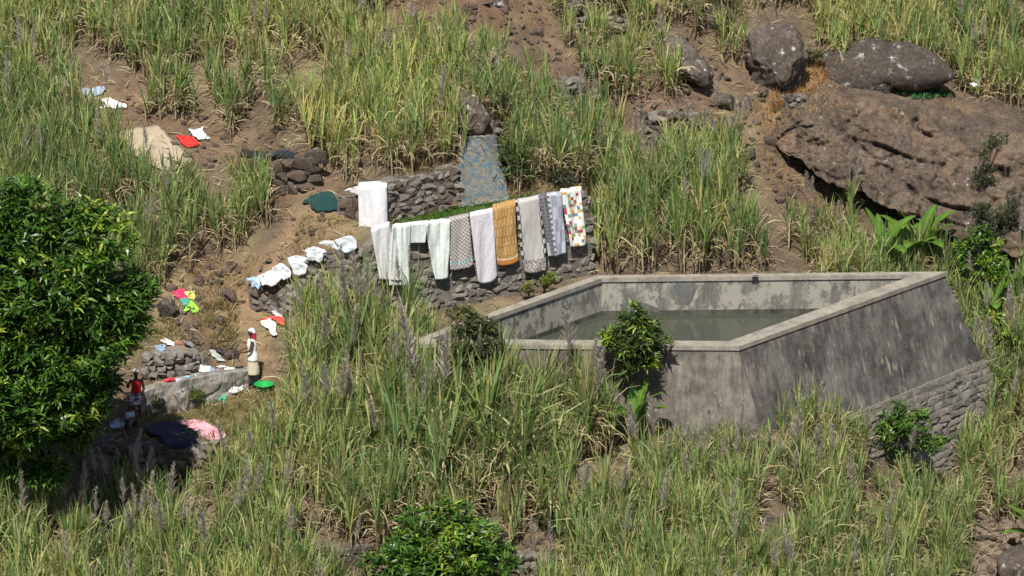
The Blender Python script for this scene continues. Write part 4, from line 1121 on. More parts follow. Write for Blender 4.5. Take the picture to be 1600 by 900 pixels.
ct = hung('hanging_curtain', 'pale greenish-white curtain hung as two lengths joined across the top', [(610, 357), (640, 353), (637, 446), (606, 446)], GW, cat='curtain', off=0.14, wr=0.05, seed=9, freq=(8, 0.4))
tp_ = hung('valance', None, [(636, 354), (668, 351), (664, 379), (634, 380)], GW, off=0.13, wr=0.02, seed=10)
rt = hung('curtain_length', None, [(662, 352), (701, 347), (699, 434), (680, 438)], GW, off=0.15, wr=0.06, seed=11, freq=(7, 0.7))
for q in (tp_, rt):
    q.parent = ct; q.location = Vector(q.location) - Vector(ct.location)
laid('white_shawl', 'white cloth corner spread flat on top of the upper terrace wall', [(537, 299), (560, 292), (600, 291), (603, 298), (585, 303), (560, 306)], CM((0.66, 0.66, 0.67), 0.06), off=0.3, wall='upper', wr=0.03, seed=12)
laid('spread_carpet', 'worn blue and tan carpet spread down the steep face below the boulder', [(714, 213), (775, 211), (797, 314), (722, 324)], pat('carpet_blue', p_blue), cat='carpet', off=0.1, wr=0.02, seed=13, n=60, rings=14)
# clothes along the low wall
CW = CM((0.64, 0.66, 0.70), 0.06)
for i, (lab, pl, m) in enumerate([
    ('light blue shirt at the lower end of the clothes wall', [(384, 437), (396, 434), (404, 434), (408, 446), (404, 455), (399, 450), (394, 452), (393, 442), (386, 441)], CM((0.42, 0.58, 0.76))),
    ('white garment with a scooped neck next to the light blue shirt on the clothes wall', [(402, 433), (424, 424), (434, 428), (440, 438), (434, 445), (426, 450), (416, 447), (411, 448), (407, 440)], CW),
    ('narrow white shirt third along the clothes wall from the blue shirt', [(424, 422), (438, 413), (446, 416), (456, 425), (455, 434), (443, 440), (436, 430), (429, 426)], CW),
    ('white shirt with spread collar in the middle of the clothes wall', [(449, 405), (460, 401), (478, 404), (482, 408), (474, 410), (481, 418), (478, 430), (468, 433), (459, 429), (455, 415), (452, 412)], CW),
    ('white tee shirt with short sleeves standing apart on the clothes wall', [(473, 393), (490, 387), (506, 391), (511, 395), (505, 397), (504, 409), (499, 412), (491, 409), (481, 409), (479, 397)], CW),
    ('slim white rag next to the pale bundled cloth on the clothes wall', [(497, 381), (508, 378), (520, 379), (531, 391), (528, 393), (516, 388), (507, 384)], CW),
    ('pale blue-white bundled cloth at the upper end of the clothes wall', [(523, 377), (540, 371), (549, 370), (557, 378), (557, 390), (551, 395), (538, 397), (530, 390)], CM((0.66, 0.72, 0.82)))]):
    laid('drying_garment', lab, pl, m, 'garment', off=0.36, wall='path', wr=0.03, seed=30 + i, hump=0.03, freq=(6, 6), group=None)
# laundry on the slope
for i, (nm, lab, pl, c_, cat, kw) in enumerate([
    ('spread_blanket', 'large beige blanket spread on the slope among cane', [(182, 207), (215, 200), (246, 196), (272, 222), (302, 250), (285, 262), (262, 270), (235, 258), (200, 240)], 'beige', 'blanket', {}),
    ('drying_garment', 'bright red garment beside the beige blanket', [(274, 213), (292, 212), (303, 217), (311, 225), (308, 229), (292, 230), (283, 223)], RED, 'garment', {}),
    ('drying_garment', 'pale turquoise-white garment behind the red one on the slope', [(295, 202), (305, 203), (316, 199), (318, 208), (328, 217), (310, 219), (300, 211)], (0.55, 0.68, 0.70), 'garment', {}),
    ('drying_garment', 'blue-grey jeans laid on bare soil in the cane clearing', [(128, 139), (145, 137), (162, 134), (166, 140), (160, 147), (146, 151), (137, 153), (130, 151)], (0.28, 0.34, 0.43), 'garment', {}),
    ('drying_garment', 'crumpled white shirt below the blue-grey jeans', [(152, 168), (158, 155), (172, 153), (185, 160), (199, 165), (198, 169), (180, 170), (168, 167), (160, 170)], (0.68, 0.66, 0.68), 'garment', {}),
    ('drying_garment', 'faded beige rag in the cane above the jeans', [(84, 121), (95, 119), (106, 126), (108, 135), (98, 133), (88, 130)], (0.34, 0.30, 0.22), 'garment', {}),
    ('drying_cloth', 'dark green cloth draped over stones above the path', [(472, 318), (484, 306), (500, 301), (520, 302), (528, 314), (531, 328), (516, 330), (498, 331), (488, 327), (484, 319)], (0.012, 0.045, 0.04), 'cloth', dict(hump=0.12, off=0.1)),
    ('drying_cloth', 'black cloth draped over the big brown stones', [(424, 240), (432, 236), (452, 236), (460, 243), (459, 258), (455, 248), (437, 245), (426, 247)], (0.02, 0.022, 0.03), 'cloth', dict(off=0.2, hump=0.05)),
    ('drying_cloth', 'black cloth folded over a stone left of the brown stone bank', [(373, 241), (390, 236), (412, 236), (419, 245), (415, 262), (404, 258), (408, 246), (388, 245)], (0.02, 0.02, 0.025), 'cloth', dict(off=0.12)),
    ('drying_garment', 'crimson pink garment on the bank above the dry stone wall', [(268, 455), (278, 453), (287, 453), (292, 467), (283, 469), (275, 463)], (0.62, 0.03, 0.11), 'garment', {}),
    ('drying_garment', 'pale yellow garment next to the crimson one', [(289, 457), (302, 457), (304, 464), (302, 469), (296, 466), (291, 462)], (0.64, 0.64, 0.16), 'garment', {}),
    ('drying_garment', 'small teal garment between crimson and lime garments', [(281, 469), (287, 467), (295, 470), (292, 477), (287, 480), (284, 475)], (0.05, 0.30, 0.22), 'garment', {}),
    ('drying_garment', 'lime green shorts spread on the bank', [(288, 487), (292, 477), (297, 472), (303, 476), (309, 484), (307, 488), (300, 489), (297, 482), (293, 488)], (0.30, 0.66, 0.06), 'garment', {}),
    ('drying_garment', 'red garment beside the cane at the end of the path', [(407, 500), (415, 496), (428, 494), (443, 496), (446, 506), (442, 510), (434, 505), (428, 499), (415, 501)], (0.62, 0.06, 0.05), 'garment', {}),
    ('drying_garment', 'white tee shirt over the edge beneath the red garment', [(408, 503), (421, 500), (430, 506), (430, 517), (431, 523), (424, 524), (419, 514), (410, 508)], (0.72, 0.72, 0.66), 'garment', dict(off=0.1)),
    ('drying_garment', 'small white cloth just above the red garment by the cane', [(425, 487), (430, 485), (440, 492), (441, 496), (432, 494)], (0.68, 0.68, 0.72), 'garment', {}),
    ('drying_garment', 'white folded cloth on top of the dry stone wall', [(252, 533), (258, 530), (271, 536), (270, 540), (258, 537)], (0.74, 0.74, 0.76), 'garment', dict(off=0.15)),
    ('drying_garment', 'blue-grey cloth on the dry stone wall beside the mango leaves', [(243, 541), (258, 540), (258, 548), (252, 550), (244, 549)], (0.22, 0.32, 0.44), 'garment', dict(off=0.2)),
    ('drying_garment', 'rust-brown garment on top of the dry stone wall', [(272, 535), (283, 532), (286, 541), (292, 543), (284, 545), (280, 540)], (0.30, 0.14, 0.08), 'garment', dict(off=0.15)),
    ('drying_garment', 'dark and white striped cloth at the end of the dry stone wall', [(286, 533), (294, 535), (302, 541), (300, 544), (292, 540), (287, 537)], (0.20, 0.22, 0.22), 'garment', dict(off=0.15)),
    ('drying_garment', 'dark grey trousers lying on the slope above the channel', [(336, 543), (345, 546), (362, 552), (361, 555), (346, 555), (338, 550)], (0.03, 0.03, 0.035), 'garment', {}),
    ('drying_garment', 'pale grey-green garment left of the dark trousers', [(327, 548), (332, 548), (342, 556), (350, 563), (342, 563), (332, 556)], (0.34, 0.38, 0.36), 'garment', {}),
    ('drying_garment', 'crumpled pinkish-white shirt on the channel edge', [(306, 573), (312, 569), (320, 569), (327, 576), (326, 581), (315, 582), (308, 577)], (0.68, 0.64, 0.64), 'garment', dict(off=0.14, hump=0.06)),
    ('drying_garment', 'small blue garment between white shirts on the channel edge', [(327, 576), (332, 575), (335, 580), (330, 583), (326, 580)], (0.20, 0.30, 0.48), 'garment', dict(off=0.14)),
    ('drying_garment', 'orange and navy garment along the channel edge', [(336, 578), (344, 576), (356, 578), (356, 582), (342, 583), (336, 581)], (0.30, 0.18, 0.14), 'garment', dict(off=0.15)),
    ('drying_garment', 'long white and cream garment along the channel rim', [(337, 574), (348, 573), (358, 576), (374, 577), (372, 580), (356, 580), (345, 577)], (0.66, 0.64, 0.58), 'garment', dict(off=0.2)),
    ('drying_garment', 'small red cloth on the pale channel rim', [(257, 594), (263, 592), (271, 593), (272, 596), (264, 597), (257, 597)], (0.55, 0.03, 0.06), 'garment', dict(off=0.2)),
    ('drying_garment', 'sky blue cloth on the channel rim', [(287, 590), (293, 588), (297, 591), (290, 593)], (0.25, 0.55, 0.72), 'garment', dict(off=0.2)),
    ('drying_garment', 'second small sky blue cloth further along the rim', [(304, 587), (309, 585), (312, 588), (306, 590)], (0.28, 0.58, 0.74), 'garment', dict(off=0.2)),
    ('drying_garment', 'grey shirt hanging down the channel wall', [(275, 593), (286, 592), (288, 603), (286, 611), (282, 609), (280, 614), (278, 606)], (0.40, 0.39, 0.42), 'garment', dict(off=0.22, wr=0.02)),
    ('washing_pile', 'white washing heaped on the ground beside the standing woman', [(358, 604), (366, 603), (377, 604), (376, 610), (368, 614), (359, 613)], (0.72, 0.70, 0.68), 'garment', dict(hump=0.1)),
    ('washing_pile', 'crimson cloth on top of the white washing heap', [(352, 600), (360, 598), (369, 599), (368, 603), (356, 604)], (0.50, 0.03, 0.06), 'garment', dict(hump=0.05, off=0.12)),
    ('washing_pile', 'soft green cloth behind the white washing heap', [(358, 592), (362, 589), (368, 593), (371, 597), (364, 599)], (0.16, 0.38, 0.25), 'garment', dict(off=0.14)),
    ('drying_cloth', 'teal green cloth on the grass below the heap', [(341, 624), (348, 615), (352, 615), (352, 630), (347, 629)], (0.04, 0.38, 0.26), 'cloth', {}),
    ('spread_blanket', 'navy blue blanket spread over the shaded stone wall', [(224, 668), (240, 661), (265, 659), (282, 663), (298, 676), (314, 690), (316, 702), (303, 696), (278, 701), (258, 697), (252, 683), (236, 678)], NAVY, 'blanket', dict(off=0.2, n=60)),
    ('spread_blanket', 'pink blanket spread on the grass beside the navy one', [(274, 659), (290, 656), (313, 656), (332, 666), (355, 680), (347, 687), (332, 690), (312, 681), (292, 668)], PINK, 'blanket', dict(off=0.1, n=50)),
    ('drying_garment', 'blue and white cloth lying in the tree shade', [(172, 664), (182, 658), (188, 663), (187, 670), (174, 670)], (0.45, 0.52, 0.66), 'garment', {}),
    ('drying_garment', 'little white cloth at the far edge of the rock bench', [(1516, 133), (1522, 131), (1528, 134), (1522, 136)], (0.7, 0.7, 0.7), 'garment', dict(off=1.2)),
]):
    m = pat('blanket_beige', p_beige) if c_ == 'beige' else CM(c_, 0.15)
    kw = dict(dict(off=0.06, wr=0.03), **kw)
    laid(nm, lab, pl, m, cat, seed=60 + i, **kw)

# green plastic basin beside the woman
M_BASIN, n, l, b = mat('green_plastic'); b.inputs['Base Color'].default_value = (0.01, 0.30, 0.06, 1); b.inputs['Roughness'].default_value = 0.35
bo = P(413, 609)
acc = Acc(); V = []; prof = [(0.02, 0.02), (0.17, 0.0), (0.20, 0.06), (0.25, 0.17), (0.28, 0.175), (0.28, 0.19), (0.245, 0.185), (0.19, 0.06), (0.02, 0.04)]
S_ = 24
for r_, z in prof:
    for k in range(S_): V.append((r_ * math.cos(k / S_ * 6.2832), r_ * math.sin(k / S_ * 6.2832), z))
F = [[i * S_ + k, i * S_ + (k + 1) % S_, (i + 1) * S_ + (k + 1) % S_, (i + 1) * S_ + k] for i in range(len(prof) - 1) for k in range(S_)]
ba = obj('wash_basin', mesh_np('wash_basin', V, F, M_BASIN, smooth=True)); ba.location = bo + np.array([0, -0.1, 0.02])
tag(ba, 'round green plastic basin on the ground beside the standing woman', 'basin')

# ------------------------------------------------------------------ people
def skin_mat(name, c):
    m, n, l, b = mat(name); t = tex(n, l, coords(n, l), 9, 3)
    r_ = ramp(n, [(0.3, tuple(x * 0.85 for x in c)), (0.7, tuple(x * 1.15 for x in c))]); l.new(t.outputs[0], r_.inputs[0]); l.new(r_.outputs[0], b.inputs['Base Color'])
    b.inputs['Roughness'].default_value = 0.5; return m
M_SKIN = skin_mat('skin', (0.075, 0.038, 0.024))
def skinned(name, verts, edges, radii, m, parent, root=0, sub=2):
    me = bpy.data.meshes.new(name); me.from_pydata(verts, edges, []); me.materials.append(m)
    o = obj(name, me, parent)
    sk = o.modifiers.new('skin', 'SKIN'); sk.use_smooth_shade = True; sk.branch_smoothing = 0.6
    for i, r_ in enumerate(radii):
        rr_ = r_ if isinstance(r_, tuple) else (r_, r_)
        me.skin_vertices[0].data[i].radius = rr_
    me.skin_vertices[0].data[root].use_root = True
    ss = o.modifiers.new('sub', 'SUBSURF'); ss.levels = sub; ss.render_levels = sub
    return o
class Sk:
    def __init__(s): s.v = []; s.e = []; s.r = []
    def add(s, p, r_, parent=None):
        s.v.append(tuple(p)); s.r.append(r_)
        if parent is not None: s.e.append((parent, len(s.v) - 1))
        return len(s.v) - 1
def hand(sk, wrist, d, side, k=1.0):
    """palm and five fingers; d = pointing direction, side = thumb side"""
    w_ = Vector(sk.v[wrist]); d = Vector(d).normalized(); s_ = Vector(side).normalized(); nrm = d.cross(s_).normalized()
    palm = sk.add(w_ + d * 0.07 * k, (0.036 * k, 0.017 * k), wrist)
    for i, (o_, L) in enumerate(((0.03, 0.075), (0.01, 0.085), (-0.011, 0.08), (-0.03, 0.062))):
        a_ = sk.add(w_ + d * 0.10 * k + s_ * o_ * k, 0.009 * k, palm)
        b_ = sk.add(w_ + d * (0.10 + L * 0.5) * k + s_ * o_ * 1.1 * k - nrm * 0.012 * k, 0.0085 * k, a_)
        sk.add(w_ + d * (0.10 + L * 0.9) * k + s_ * o_ * 1.1 * k - nrm * 0.035 * k, 0.007 * k, b_)
    t_ = sk.add(w_ + d * 0.04 * k + s_ * 0.04 * k, 0.011 * k, wrist); sk.add(w_ + d * 0.085 * k + s_ * 0.062 * k, 0.009 * k, t_)
def lathe(name, rings, m, parent, S_=40, fold=0.04):
    """rings: (centre, rx, ry) horizontal ellipses -> garment shell"""
    V = []
    zz = np.array([r_[0][2] for r_ in rings]); fine = np.linspace(zz[0], zz[-1], 14)
    rings = [((np.interp(z, zz, [r_[0][0] for r_ in rings]), np.interp(z, zz, [r_[0][1] for r_ in rings]), z), np.interp(z, zz, [r_[1] for r_ in rings]), np.interp(z, zz, [r_[2] for r_ in rings])) for z in fine]
    for (c_, rx, ry) in rings:
        for k in range(S_):
            a_ = k / S_ * 6.28318
            q_ = 1 + fold * (mnoise.noise(Vector((math.cos(a_) * 2.2, math.sin(a_) * 2.2, c_[2] * 3.0))) * 1.2 + 0.5 * math.sin(a_ * 6 + c_[2] * 7))
            V.append((c_[0] + rx * q_ * math.cos(a_), c_[1] + ry * q_ * math.sin(a_), c_[2]))
    F = [[i * S_ + k, i * S_ + (k + 1) % S_, (i + 1) * S_ + (k + 1) % S_, (i + 1) * S_ + k] for i in range(len(rings) - 1) for k in range(S_)]
    o = obj(name, mesh_np(name, V, F, m, smooth=True), parent)
    so = o.modifiers.new('thick', 'SOLIDIFY'); so.thickness = 0.012; so.offset = 1
    return o
def head_chain(sk, neck, top_of_neck, face):
    """skull, jaw and nose; face = horizontal unit direction the person looks in"""
    f = Vector(face); p = Vector(top_of_neck)
    jaw = sk.add(p + f * 0.015 + Vector((0, 0, 0.05)), (0.055, 0.06), neck)
    mid = sk.add(p + f * 0.012 + Vector((0, 0, 0.11)), (0.073, 0.082), jaw)
    sk.add(p + f * 0.0 + Vector((0, 0, 0.175)), (0.066, 0.078), mid)
    sk.add(p + f * 0.098 + Vector((0, 0, 0.095)), 0.012, mid)        # nose
    sd = f.cross(Vector((0, 0, 1)))
    sk.add(p + sd * 0.083 + Vector((0, 0, 0.11)), 0.014, mid); sk.add(p - sd * 0.083 + Vector((0, 0, 0.11)), 0.014, mid)
def standing(label, root, ht, face_az, arms, lean=0.0, feet=0.09, group=None, dz=0.0):
    """local frame: looks along +X, then turned by face_az"""
    e = empty('person', tuple(P(*root) + np.array([0, 0, dz])), R(face_az), ht / 1.66); tag(e, label, 'person', group)
    sk = Sk()
    pel = sk.add((0, 0, 0.90), (0.11, 0.14))
    wa = sk.add((lean * 0.12, 0, 1.05), (0.085, 0.105), pel)
    ch = sk.add((lean * 0.30 + 0.01, 0, 1.24), (0.10, 0.12), wa)
    sh = sk.add((lean * 0.42, 0, 1.36), (0.065, 0.09), ch)
    nk = sk.add((lean * 0.48, 0, 1.43), 0.048, sh)
    head_chain(sk, nk, (lean * 0.52 + 0.01, 0, 1.45), (1, 0, 0))
    for s_ in (-1, 1):
        hip = sk.add((0, s_ * 0.085, 0.84), 0.092, pel)
        kn = sk.add((0.03, s_ * feet, 0.47), 0.058, hip)
        cf = sk.add((-0.01, s_ * feet, 0.33), 0.053, kn)
        an = sk.add((-0.02, s_ * feet, 0.08), 0.036, cf)
        hl = sk.add((-0.03, s_ * feet, 0.035), 0.034, an)
        sk.add((0.14, s_ * (feet + 0.02), 0.022), (0.034, 0.022), an)
        sx = lean * 0.40
        shd = sk.add((sx, s_ * 0.175, 1.335), 0.05, sh)
        el, wr_ = arms[0 if s_ < 0 else 1]
        elb = sk.add((sx + el[0], s_ * el[1], el[2]), 0.038, shd)
        wri = sk.add((sx + wr_[0], s_ * wr_[1], wr_[2]), 0.026, elb)
        d = Vector(sk.v[wri]) - Vector(sk.v[elb])
        hand(sk, wri, d, (0, 0, 1) if abs(d.normalized().z) < 0.7 else (1, 0, 0))
    skinned('body', sk.v, sk.e, sk.r, M_SKIN, e)
    return e
# 1: the woman in the white top, seen from the side, working with her hands in front of her
p1 = standing('standing woman in white vest and cream skirt with white headscarf beside the washing channel', (396, 605), 1.68, 188,
              [((0.06, 0.22, 1.10), (0.27, 0.10, 1.03)), ((0.06, 0.22, 1.10), (0.27, 0.10, 1.03))], 0.06)
CWH, CCR, CBK = CM((0.72, 0.72, 0.71), 0.05), CM((0.52, 0.47, 0.36), 0.08), CM((0.012, 0.012, 0.014), 0.1)
lathe('vest', [((0, 0, 0.77), 0.135, 0.165), ((0, 0, 0.90), 0.132, 0.16), ((0.01, 0, 1.05), 0.105, 0.125), ((0.02, 0, 1.20), 0.125, 0.135), ((0.03, 0, 1.30), 0.10, 0.115), ((0.03, 0, 1.385), 0.06, 0.07)], CWH, p1, fold=0.05)
lathe('skirt', [((0.0, 0, 0.39), 0.158, 0.18), ((0, 0, 0.56), 0.148, 0.175), ((0, 0, 0.79), 0.125, 0.155)], CCR, p1, fold=0.07)
lathe('underskirt', [((-0.02, -0.02, 0.10), 0.13, 0.14), ((-0.01, 0, 0.42), 0.15, 0.17)], CBK, p1)
def scarf(parent, m, c_=(0.022, 0, 1.56), r_=(0.098, 0.09, 0.092), nape=None):
    bm = bmesh.new(); bmesh.ops.create_uvsphere(bm, u_segments=18, v_segments=12, radius=1.0)
    for v in list(bm.verts):
        if v.co.z < 0.1 and v.co.x > 0.15: bm.verts.remove(v)
    for v in bm.verts:
        k = 1 + 0.06 * mnoise.noise(v.co * 3)
        v.co = Vector((c_[0] + v.co.x * r_[0] * k - (0.03 if v.co.z < 0 else 0), c_[1] + v.co.y * r_[1] * k, c_[2] + 0.035 + v.co.z * r_[2] * k))
    me = bpy.data.meshes.new('headscarf'); bm.to_mesh(me); bm.free(); me.materials.append(m)
    me.polygons.foreach_set('use_smooth', np.ones(len(me.polygons), bool))
    return obj('headscarf', me, parent)
scarf(p1, CM((0.62, 0.64, 0.68), 0.2))
lathe('neck_cloth', [((-0.045, 0, 1.38), 0.05, 0.06), ((-0.05, 0, 1.46), 0.045, 0.055), ((-0.055, 0, 1.53), 0.05, 0.06)], CM((0.45, 0.02, 0.05), 0.1), p1)
dk = laid('wet_cloth', 'dark bundled cloth held in the hands of the standing woman', [(383, 545), (388, 541), (393, 544), (392, 551), (386, 553)], CM((0.03, 0.025, 0.025)), 'garment', off=0.0, hump=0.1, seed=3)
hp = np.array(P(396, 605)) + np.array([-0.40, -0.05, 1.03]); dk.location = hp
# 2: the woman in red at the edge of the mango shade
p2 = standing('woman in red top and white purple shorts standing half hidden by the mango tree', (214, 661), 1.52, -75,
              [((0.02, 0.26, 1.13), (0.12, 0.30, 1.30)), ((0.05, 0.22, 1.08), (0.22, 0.14, 1.0))], 0.1)
lathe('top', [((0.02, 0, 0.98), 0.13, 0.155), ((0.02, 0, 1.08), 0.11, 0.13), ((0.04, 0, 1.24), 0.125, 0.14), ((0.05, 0, 1.35), 0.08, 0.10)], CM((0.55, 0.02, 0.02), 0.1), p2)
def p_short(n, l):
    return checker(n, l, 1, 1, (0.6, 0.55, 0.6), (0.12, 0.08, 0.18))
M_SH, n, l, b = mat('shorts_print'); t = tex(n, l, coords(n, l), 9, 2); r_ = ramp(n, [(0.48, (0.10, 0.07, 0.16)), (0.54, (0.62, 0.56, 0.62))]); l.new(t.outputs[0], r_.inputs[0]); l.new(r_.outputs[0], b.inputs['Base Color']); b.inputs['Roughness'].default_value = 0.9
lathe('shorts', [((0, 0, 0.62), 0.145, 0.185), ((0, 0, 0.80), 0.14, 0.175), ((0.01, 0, 0.99), 0.12, 0.148)], M_SH, p2)
scarf(p2, CM((0.66, 0.70, 0.76), 0.15))
# 3: a person sitting on the ground in the tree shade
e3 = empty('person', tuple(P(200, 672)), R(-60), 0.95); tag(e3, 'person in pale top sitting on the ground in the mango shade', 'person')
sk = Sk(); pel = sk.add((0, 0, 0.14), (0.14, 0.17)); wa = sk.add((0.03, 0, 0.30), (0.11, 0.13), pel); ch = sk.add((0.09, 0, 0.48), (0.115, 0.15), wa); sh = sk.add((0.12, 0, 0.59), (0.075, 0.11), ch); nk = sk.add((0.14, 0, 0.65), 0.048, sh)
head_chain(sk, nk, (0.15, 0, 0.67), (1, 0, 0))
for s_ in (-1, 1):
    hip = sk.add((0.06, s_ * 0.10, 0.13), 0.09, pel); kn = sk.add((0.40, s_ * 0.14, 0.40), 0.058, hip); cf = sk.add((0.44, s_ * 0.14, 0.24), 0.05, kn); an = sk.add((0.46, s_ * 0.13, 0.07), 0.036, cf); sk.add((0.60, s_ * 0.14, 0.03), (0.034, 0.022), an)
    sd_ = sk.add((0.12, s_ * 0.17, 0.57), 0.05, sh); elb = sk.add((0.25, s_ * 0.22, 0.38), 0.037, sd_); wri = sk.add((0.42, s_ * 0.13, 0.46), 0.026, elb)
    hand(sk, wri, Vector(sk.v[wri]) - Vector(sk.v[elb]), (0, 0, 1))
skinned('body', sk.v, sk.e, sk.r, M_SKIN, e3)
lathe('top', [((0.0, 0, 0.14), 0.155, 0.185), ((0.03, 0, 0.30), 0.13, 0.155), ((0.09, 0, 0.47), 0.14, 0.175), ((0.12, 0, 0.60), 0.085, 0.13)], CM((0.45, 0.52, 0.62), 0.15), e3)

# ------------------------------------------------------------------ sugar cane, grass, litter
BARE = [
    [(245, 462), (300, 402), (395, 398), (432, 350), (428, 300), (470, 292), (545, 292), (600, 286), (715, 262), (712, 205), (780, 205), (800, 300), (912, 292), (940, 424), (830, 475), (700, 520), (640, 545), (560, 535), (480, 545), (456, 570), (452, 640), (430, 690), (372, 720), (345, 790), (300, 815), (180, 810), (-40, 800), (-40, 600), (150, 560), (225, 500), (238, 470)],
    [(585, -160), (868, -160), (884, 130), (872, 170), (835, 160), (800, 112), (700, 100), (600, 90)],
    [(1098, 150), (1170, 130), (1160, 20), (1265, 30), (1300, 110), (1440, 130), (1500, 150), (1600, 190), (1850, 240), (1850, 520), (1600, 450), (1490, 430), (1400, 400), (1340, 375), (1330, 350), (1250, 375), (1190, 320), (1130, 250)],
    [(98, 112), (165, 122), (215, 150), (215, 220), (190, 245), (155, 235), (110, 205)],
    [(175, 200), (245, 192), (335, 192), (345, 262), (315, 325), (250, 325), (215, 300), (180, 255)],
    [(345, 215), (470, 232), (540, 292), (500, 320), (430, 330), (380, 330), (345, 270)],
    [(1000, 172), (1100, 172), (1110, 275), (980, 260), (930, 195)],
    [(872, 118), (916, 120), (915, 215), (880, 200), (850, 172), (850, 140)],
    [(895, 22), (990, 26), (990, 85), (895, 75)],
    [(1005, 78), (1050, 50), (1125, 100), (1125, 145), (1090, 135), (1005, 115)],
    [(445, 848), (575, 846), (575, 950), (445, 930)],
    [(800, 840), (888, 838), (900, 960), (800, 960)],
    [(1165, 790), (1250, 800), (1265, 900), (1165, 890)],
    [(1500, 830), (1700, 800), (1700, 1000), (1500, 1000)],
    [(940, 690), (1050, 690), (1235, 690), (1235, 706), (1050, 710), (1050, 770), (940, 770)],
    [(1345, 690), (1500, 690), (1500, 775), (1345, 775)],
    [(95, 810), (190, 808), (190, 900), (95, 900)],
    [(880, 730), (980, 735), (990, 830), (890, 820)],
    [(545, 860), (830, 860), (850, 1090), (520, 1090)],
    [(1335, 380), (1500, 370), (1600, 430), (1600, 520), (1480, 520), (1480, 430), (1335, 440)],
]
SPARSE = [([(800, 50), (1190, 40), (1140, 240), (940, 240), (860, 130)], 0.62), ([(0, 90), (480, 120), (480, 240), (200, 215), (60, 200)], 0.6),
          ([(1180, 330), (1360, 340), (1360, 425), (1180, 425)], 0.9), ([(1250, 760), (1500, 760), (1500, 900), (1250, 900)], 0.9), ([(0, 790), (330, 760), (330, 900), (0, 900)], 0.6), ([(560, 30), (880, 60), (860, 120), (700, 70)], 0.7)]
PLUMEY = [([(880, 190), (1230, 200), (1230, 330), (900, 330)], 0.5), ([(1190, 320), (1400, 340), (1390, 430), (1190, 430)], 0.8), ([(890, 690), (1200, 690), (1200, 800), (890, 790)], 1.1),
          ([(1180, 700), (1520, 690), (1500, 800), (1180, 800)], 0.7), ([(440, 540), (760, 540), (760, 760), (440, 760)], 0.32), ([(330, 760), (760, 760), (760, 900), (330, 900)], 0.28), ([(0, 790), (330, 780), (330, 930), (0, 930)], 0.6), ([(1280, 0), (1600, 0), (1600, 110), (1280, 80)], 0.35), ([(1520, 520), (1640, 520), (1640, 700), (1520, 700)], 0.5)]
def cane_height(px, py):
    h = 1.85 + 0.2 * fbm(px / 90.0, py / 60.0, 77, 2)
    if py < 200: h -= 0.2
    if 780 < px < 1200 and py < 240: h -= 0.25
    if 900 < px < 1180 and 330 < py < 440: h += 0.35
    if 980 < px < 1180 and 240 < py < 330: h -= 0.35
    if 1180 < px < 1360 and 300 < py < 440: h = 1.25
    if 440 < px < 620 and 515 < py < 660: h += 0.2
    if 600 < px < 940 and 675 < py < 800: h += 0.75 - 0.3 * (px > 860) + 0.4 * (px < 790)
    if 1030 < px < 1240 and 690 < py < 790: h -= 0.85
    if 540 < px < 720 and 535 < py < 675: h += 0.35
    if px > 1230 and 690 < py < 830: h -= 0.35
    if 330 < px < 450 and 640 < py < 800: h -= 0.4
    return float(max(0.8, h))
sp = []
sy = 17.0
yv = -140.0
while yv < 1075:
    xv = -210.0 + random.uniform(0, 20)
    while xv < 1810:
        sp.append((xv + random.uniform(-8, 8), yv + random.uniform(-7, 7))); xv += 24
    yv += sy
sp = np.array(sp)
keep = np.ones(len(sp), bool)
for b_ in BARE: keep &= ~poly_in(sp[:, 0], sp[:, 1], b_)
for b_, d in SPARSE:
    m_ = poly_in(sp[:, 0], sp[:, 1], b_); keep &= ~(m_ & (rng.random(len(sp)) > d))
# gaps between clumps
keep &= ~((fbm(sp[:, 0] / 45, sp[:, 1] / 30, 41, 2) < -0.45))
W3 = P(sp[:, 0], sp[:, 1])
keep &= ~in_plan(W3[:, 0], W3[:, 1], off_poly(TK, (0.55, 1.15, 0.25, 0.3)))
keep &= ~(in_plan(W3[:, 0], W3[:, 1], off_poly(TK, (0.0, 0.0, 0.2, 2.6))) & (W3[:, 0] > -2.2))
sp, W3 = sp[keep], W3[keep]
plume_p = np.full(len(sp), 0.06)
for b_, d in PLUMEY: plume_p[poly_in(sp[:, 0], sp[:, 1], b_)] = d * 0.62
tone = fbm(sp[:, 0] / 130, sp[:, 1] / 90, 55, 3)
# individual plants: the largest in view
inview = (sp[:, 0] > 10) & (sp[:, 0] < 1590) & (sp[:, 1] > 560) & (sp[:, 1] < 955)
order = [i for i in np.argsort(-sp[:, 1]) if inview[i]]
rs = random.Random(3)
first = order[:700]; chosen = set(rs.sample(first, min(290, len(first))))
